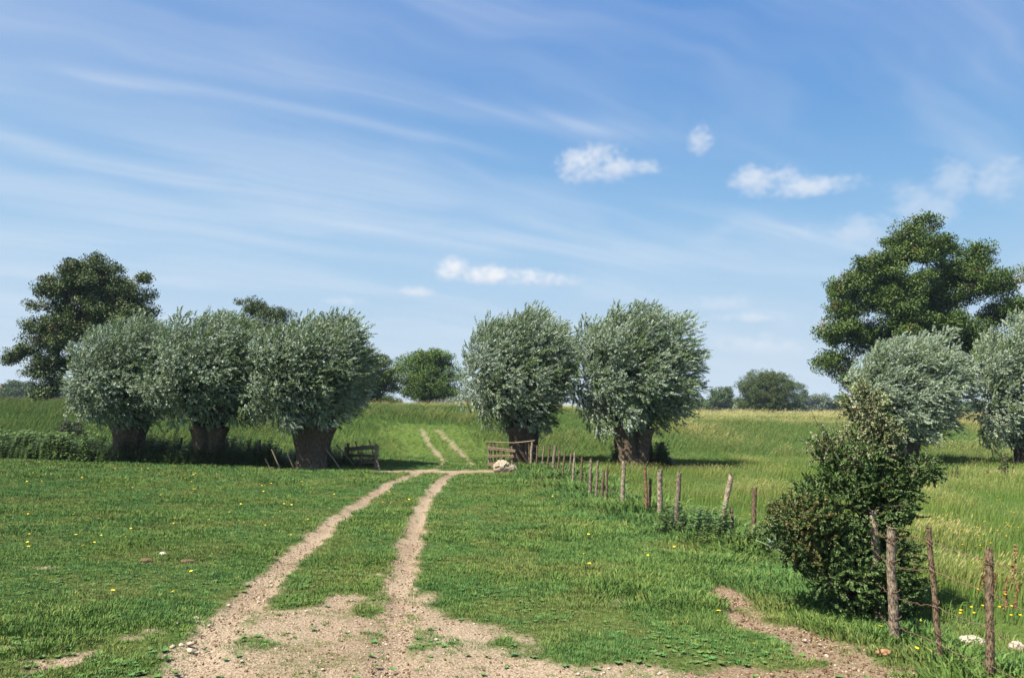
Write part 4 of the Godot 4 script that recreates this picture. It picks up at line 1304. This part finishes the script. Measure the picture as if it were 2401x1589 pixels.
func house() -> void:
	var o := thing("farmhouse", "distant pale house with a red tiled roof beyond the hedge", "house", Vector3(-182.0, ground_y(-182, -290), -290.0))
	var b := MB.new()
	var C := Color(0.6, 0.55, 0.47)
	b.quad(Vector3(-5, 0, 3), Vector3(5, 0, 3), Vector3(5, 3.4, 3), Vector3(-5, 3.4, 3), C)
	b.quad(Vector3(5, 0, -3), Vector3(-5, 0, -3), Vector3(-5, 3.4, -3), Vector3(5, 3.4, -3), C)
	for s in [-5.0, 5.0]:
		b.quad(Vector3(s, 0, 3), Vector3(s, 0, -3), Vector3(s, 3.4, -3), Vector3(s, 3.4, 3), C)
		b.tri(Vector3(s, 3.4, 3), Vector3(s, 3.4, -3), Vector3(s, 5.9, 0), Vector3(signf(s), 0, 0), C)
	part("wall", b.mesh(M.stone), o)
	var r := MB.new()
	var R := Color(0.36, 0.13, 0.08)
	r.quad(Vector3(-5.3, 3.2, 3.3), Vector3(5.3, 3.2, 3.3), Vector3(5.3, 6.0, 0), Vector3(-5.3, 6.0, 0), R)
	r.quad(Vector3(5.3, 3.2, -3.3), Vector3(-5.3, 3.2, -3.3), Vector3(-5.3, 6.0, 0), Vector3(5.3, 6.0, 0), R)
	part("roof", r.mesh(M.stone), o)

# ------------------------------------------------------------------ the scene
func _ready() -> void:
	var cam := Camera3D.new()
	cam.name = "camera"
	cam.position = Vector3(0, 2.3, 0)
	cam.fov = 46.126
	cam.near = 0.05
	cam.far = 3000.0
	cam.basis = Basis(Vector3.RIGHT, deg_to_rad(4.977)) * Basis(Vector3.BACK, deg_to_rad(0.7))
	add_child(cam)
	cam.current = true
	rng.seed = 1
	n1.seed = 3; n1.frequency = 0.1; n1.fractal_octaves = 3; n1.noise_type = FastNoiseLite.TYPE_SIMPLEX
	n2.seed = 8; n2.frequency = 0.5; n2.fractal_octaves = 3; n2.noise_type = FastNoiseLite.TYPE_SIMPLEX
	nsky.seed = 21; nsky.frequency = 0.05; nsky.fractal_octaves = 4; nsky.noise_type = FastNoiseLite.TYPE_SIMPLEX
	nfib.seed = 22; nfib.frequency = 0.05; nfib.fractal_octaves = 4; nfib.noise_type = FastNoiseLite.TYPE_SIMPLEX
	var env := Environment.new()
	env.background_mode = Environment.BG_SKY
	env.sky = Sky.new()
	var pano := PanoramaSkyMaterial.new()
	pano.panorama = build_sky()
	env.sky.sky_material = pano
	env.background_energy_multiplier = 0.39
	env.tonemap_mode = Environment.TONE_MAPPER_LINEAR
	env.tonemap_exposure = 2.56
	env.sdfgi_enabled = true
	env.ssao_enabled = true
	env.ssil_enabled = true
	env.fog_enabled = true
	env.fog_density = 0.0002
	env.fog_light_color = Color(0.72, 0.82, 0.95)
	var we := WorldEnvironment.new()
	we.name = "environment"
	we.environment = env
	add_child(we)
	var sun := DirectionalLight3D.new()
	sun.name = "sun"
	sun.light_energy = 1.6
	sun.light_angular_distance = 0.53
	sun.light_color = Color(1.0, 0.95, 0.87)
	sun.shadow_enabled = true
	sun.look_at_from_position(SUN, Vector3.ZERO)
	add_child(sun)
	print("sky done ", Time.get_ticks_msec())
	materials()
	build_ground()
	print("ground done ", Time.get_ticks_msec())
	# foliage of the kinds
	rng.seed = 42
	WSPRAY = [spray(34, 0.25, 0.072, 0.024, 0.35, 1.2, Color(0.185, 0.255, 0.19), Color(0.37, 0.455, 0.39), 0.5), spray(34, 0.25, 0.072, 0.023, 0.35, 1.2, Color(0.080, 0.135, 0.055), Color(0.20, 0.275, 0.19), 0.3), spray(30, 0.32, 0.078, 0.021, 0.25, 0.8, Color(0.10, 0.162, 0.066), Color(0.20, 0.275, 0.16), 0.4)]
	for k in 3:
		OAK.append(cluster(62, 0.48, 0.148, 0.10, Color(0.8, 0.8, 0.8), Color(1.2, 1.2, 1.2)))
	for k in 3:
		FAR.append(cluster(34, 0.62, 0.30, 0.21, Color(0.8, 0.8, 0.8), Color(1.2, 1.2, 1.2)))
	willow("silvery pollard willow with a short hidden trunk at the end of the nettle belt", -15.12, -31.77, 1.45, 0.5, 0.62, 2.5, 2.1, 5.65, 1.3, 2.3, 1, 0.0, 7920, 0.62)
	willow("pollard willow with a forked trunk standing in the nettles between two others", -11.58, -30.72, 1.45, 0.48, 0.62, 2.4, 2.3, 5.75, 1.35, 2.3, 2, 0.4, 8160, 0.4)
	willow("pollard willow with a thick goblet-shaped trunk beside the broken gate", -7.42, -30.08, 1.5, 0.58, 0.72, 2.55, 2.05, 5.6, 1.3, 2.4, 3, 0.0, 8640, 0.4)
	willow("pollard willow directly behind the pale hurdle and white boulder", 0.52, -32.8, 1.55, 0.5, 0.6, 2.75, 2.15, 6.2, 1.25, 2.4, 4, 0.3, 8640, 0.6)
	willow("largest pollard willow with a massive split trunk behind the fence posts", 4.84, -31.65, 1.6, 0.74, 0.72, 2.7, 2.75, 6.3, 1.3, 2.5, 5, 0.55, 10080, 0.55)
	willow("strongly windswept silver pollard willow behind the hawthorn bush", 17.75, -36.0, 1.5, 0.5, 0.55, 2.4, 2.35, 5.9, 0.8, 2.3, 6, 0.0, 8640, 0.8, 1.35)
	willow("silver pollard willow next to the strongly windswept one, its crown touching it", 22.6, -35.0, 1.5, 0.5, 0.55, 2.4, 2.7, 6.6, 0.7, 2.4, 7, 0.0, 8640, 0.6)
	print("willows done ", Time.get_ticks_msec())
	var oak := [Color(0.036, 0.078, 0.012), Color(0.074, 0.124, 0.020), Color(0.11, 0.085, 0.028)]
	var dull := [Color(0.036, 0.066, 0.014), Color(0.065, 0.098, 0.024), Color(0.09, 0.078, 0.03)]
	var elm := [Color(0.036, 0.072, 0.016), Color(0.068, 0.110, 0.026)]
	var silv := [Color(0.13, 0.17, 0.12), Color(0.22, 0.26, 0.20)]
	tree("oak_tree", "huge spreading oak towering behind the windswept silver willow", "trees beyond the bank", 30.9, -60.0, blobs([[0.2, 13.6, 2.5, 2.4], [-2.8, 12.1, 2.0, 1.9], [-4.9, 9.9, 2.0, 2.1], [-5.9, 7.0, 1.8, 1.8], [4.4, 13.2, 1.0, 1.2], [3.0, 11.0, 2.4, 2.1], [6.3, 10.9, 1.5, 1.2], [7.2, 8.4, 2.2, 1.5], [0.0, 9.4, 3.6, 2.7], [-2.2, 6.5, 2.9, 1.9], [2.8, 6.6, 3.0, 1.9], [-6.6, 4.8, 1.5, 1.2], [-4.6, 3.2, 1.7, 1.2], [4.8, 4.4, 2.4, 1.4], [8.4, 6.2, 1.6, 1.3], [0.0, 4.2, 3.0, 1.3]], 0.8, 40), {"h": 4.6, "r": 0.75}, oak, 1)
	tree("ash_tree", "tall dark ash with loose outer tufts behind the end of the willow row", "trees beyond the bank", -32.6, -60.0, blobs([[0.6, 9.4, 2.4, 1.7], [3.3, 8.7, 1.4, 1.2], [-1.6, 8.4, 1.6, 1.4], [1.6, 7.0, 3.1, 1.8], [-1.6, 5.6, 2.4, 1.7], [-2.2, 3.2, 1.6, 1.6], [-2.3, 1.2, 1.3, 0.8], [3.8, 6.4, 1.2, 1.1]], 0.72, 34) + blobs([[-4.3, 4.1, 1.3, 0.5], [-5.3, 3.5, 0.5, 0.3], [4.5, 9.7, 0.6, 0.4], [4.8, 8.7, 0.4, 0.5], [-2.7, 9.5, 0.5, 0.5], [1.0, 11.2, 0.4, 0.4], [-0.8, 10.9, 0.5, 0.4], [-3.6, 7.6, 0.5, 0.4], [2.4, 10.6, 0.4, 0.3]], 0.42, 14), {"h": 3.2, "r": 0.5}, dull, 2)
	tree("oak_tree", "dark tree whose top shows between the crowns of two willows", "trees beyond the bank", -27.9, -88.0, [[Vector3(0, 7.0, 0), Vector3(4.0, 3.6, 3.6), 1.3, 26, 34], [Vector3(-0.8, 10.9, 0), Vector3(0.9, 0.9, 0.8), 0.9, 4, 44], [Vector3(1.7, 10.0, 0), Vector3(0.8, 0.6, 0.8), 0.9, 3, 44]], {"h": 4.0, "r": 0.45}, dull, 3)
	tree("field_maple", "blue-green bushy tree partly hidden by the thick-trunked willow", "trees beyond the bank", -13.6, -76.0, [[Vector3(-0.4, 3.0, 0), Vector3(2.4, 2.1, 2.0), 0.95, 24, 56]], {"h": 1.8, "r": 0.28}, elm, 4)
	tree("oak_tree", "bright green round oak at the end of the grassy hollow way", "trees beyond the bank", -10.3, -95.0, [[Vector3(0, 4.1, 0), Vector3(3.5, 2.6, 3.0), 1.15, 34, 40], [Vector3(0.9, 5.9, 0), Vector3(1.8, 1.0, 1.6), 0.8, 6, 36], [Vector3(0, 1.9, 0.5), Vector3(3.6, 0.7, 2.4), 0.9, 12, 36]], {"h": 1.7, "r": 0.4}, [Color(0.048, 0.108, 0.014), Color(0.095, 0.160, 0.024)], 5)
	tree("hedge_bush", "low dark bush under the round oak beside the hollow", "trees beyond the bank", -15.5, -92.0, [[Vector3(0, 0.9, 0), Vector3(3.0, 0.8, 1.6), 0.8, 12, 36]], {"h": 0.5, "r": 0.15}, elm, 6)
	tree("hedge_bush", "low silvery bush beside the round oak at the hollow", "trees beyond the bank", -5.2, -92.0, [[Vector3(0, 0.7, 0), Vector3(2.4, 0.6, 1.4), 0.7, 9, 36]], {"h": 0.4, "r": 0.12}, silv, 7)
	tree("oak_tree", "solitary dome-shaped oak standing on the open meadow", "trees beyond the bank", 44.95, -140.0, [[Vector3(0, 4.4, 0), Vector3(4.3, 3.0, 3.8), 1.3, 48, 56], [Vector3(0, 2.0, 0), Vector3(4.4, 0.9, 3.6), 1.1, 20, 50]], {"h": 1.9, "r": 0.5}, dull, 8)
	var far := "trees on the horizon"
	tree("poplar_tree", "narrow dark poplar on the horizon beside the dome-shaped oak", far, 87.7, -240.0, [[Vector3(0, 4.6, 0), Vector3(0.5, 4.0, 0.6), 0.9, 12, 14]], {"h": 2.0, "r": 0.3}, elm, 11, 1.1, true)
	tree("poplar_tree", "shorter narrow poplar touching the taller one on the horizon", far, 85.6, -240.0, [[Vector3(0, 3.8, 0), Vector3(0.4, 3.2, 0.5), 0.75, 9, 14]], {"h": 2.0, "r": 0.25}, elm, 12, 1.0, true)
	tree("willow_tree", "rounded grey-green willow on the horizon next to the poplars", far, 92.5, -240.0, [[Vector3(0, 3.0, 0), Vector3(3.4, 2.3, 2.6), 1.5, 20, 26]], {"h": 1.4, "r": 0.4}, [Color(0.10, 0.135, 0.095), Color(0.15, 0.19, 0.14)], 13, 1.2, true)
	tree("field_tree", "ragged blue-green tree on the horizon behind the largest willow crown", far, 61.5, -235.0, [[Vector3(0, 3.9, 0), Vector3(2.6, 3.0, 2.4), 1.4, 18, 28], [Vector3(2.2, 6.6, 0), Vector3(0.8, 1.2, 0.8), 0.8, 4, 16]], {"h": 1.6, "r": 0.4}, elm, 14, 1.2, true)
	tree("field_tree", "dark leaning tree on the horizon just before the dome-shaped oak", far, 71.5, -230.0, [[Vector3(0, 3.4, 0), Vector3(2.4, 2.6, 2.4), 1.4, 16, 28], [Vector3(1.4, 6.0, 0), Vector3(0.7, 1.0, 0.8), 0.8, 3, 16]], {"h": 1.6, "r": 0.4}, elm, 15, 1.2, true)
	tree("willow_tree", "low pale willow bush on the horizon between two dark trees", far, 66.0, -225.0, [[Vector3(0, 1.7, 0), Vector3(1.8, 1.3, 1.6), 1.0, 9, 26]], {"h": 0.8, "r": 0.25}, [Color(0.13, 0.17, 0.115), Color(0.19, 0.23, 0.16)], 16, 1.1, true)
	tree("hedge_tree", "dark broad hedge tree on the horizon before the huge oak", far, 101.0, -240.0, [[Vector3(0, 2.6, 0), Vector3(4.5, 2.2, 2.6), 1.5, 24, 26]], {"h": 1.2, "r": 0.4}, elm, 17, 1.2, true)
	tree("field_tree", "wind-bent tree on the horizon above the dark hedge by the ash", far, -150.0, -240.0, [[Vector3(0, 4.2, 0), Vector3(1.6, 2.6, 1.6), 1.2, 12, 26]], {"h": 1.8, "r": 0.35}, elm, 18, 1.2, true)
	tree("field_tree", "rounder wind-bent tree on the horizon between the bent one and the ash", far, -145.6, -240.0, [[Vector3(0, 3.8, 0), Vector3(1.6, 2.4, 1.6), 1.2, 12, 26]], {"h": 1.8, "r": 0.35}, elm, 19, 1.2, true)
	var rows := [[-158.0, -245.0, "first dark hedge bush from the distant house on the horizon"], [-148.5, -238.0, "second dark hedge bush from the distant house on the horizon"], [-139.0, -238.0, "third dark hedge bush from the distant house on the horizon"], [-129.0, -240.0, "fourth dark hedge bush from the distant house, behind the ash"], [-118.0, -245.0, "fifth dark hedge bush from the distant house, behind the ash"],
		[150.0, -258.0, "third hedge bush on the horizon beyond the two silver willows"], [72.0, -250.0, "hedge bush on the horizon close behind the dome-shaped oak"], [62.0, -252.0, "hedge bush on the horizon below the ragged tree by the largest willow"], [80.0, -245.0, "hedge bush on the horizon between the dome-shaped oak and poplars"], [112.0, -250.0, "hedge bush on the horizon behind the windswept silver willow"], [124.0, -255.0, "hedge bush on the horizon seen between the two silver willows"], [138.0, -255.0, "second hedge bush on the horizon beyond the two silver willows"], [53.0, -245.0, "hedge bush on the horizon hidden behind the largest willow"]]
	for i in rows.size():
		tree("hedge_bush", rows[i][2], far, rows[i][0], rows[i][1], [[Vector3(0, 2.2, 0), Vector3(5.6, 2.0, 2.2), 1.4, 28, 26]], {"h": 0.7, "r": 0.3}, elm, 30 + i, 1.2, true)
	tree("thorn_bush", "dark round thorn bush on the bank beside the ash", "bushes on the bank", -23.6, -43.0, [[Vector3(0, 0.5, 0), Vector3(0.42, 0.35, 0.4), 0.3, 12, 22]], {"h": 0.25, "r": 0.06}, [Color(0.025, 0.042, 0.016), Color(0.04, 0.06, 0.025)], 50, 0.42)
	tree("thorn_bush", "low dark scrub on the bank between the two silver willows", "bushes on the bank", 38.5, -66.0, [[Vector3(0, 0.3, 0), Vector3(2.2, 0.25, 0.6), 0.4, 14, 22]], {"h": 0.2, "r": 0.06}, dull, 51, 0.5)
	print("trees done ", Time.get_ticks_msec())
	house()
	fence()
	gates()
	stones()
	hawthorn()
	weeds()
	print("things done ", Time.get_ticks_msec())
	grass()
	flowers()
	print("all done ", Time.get_ticks_msec())
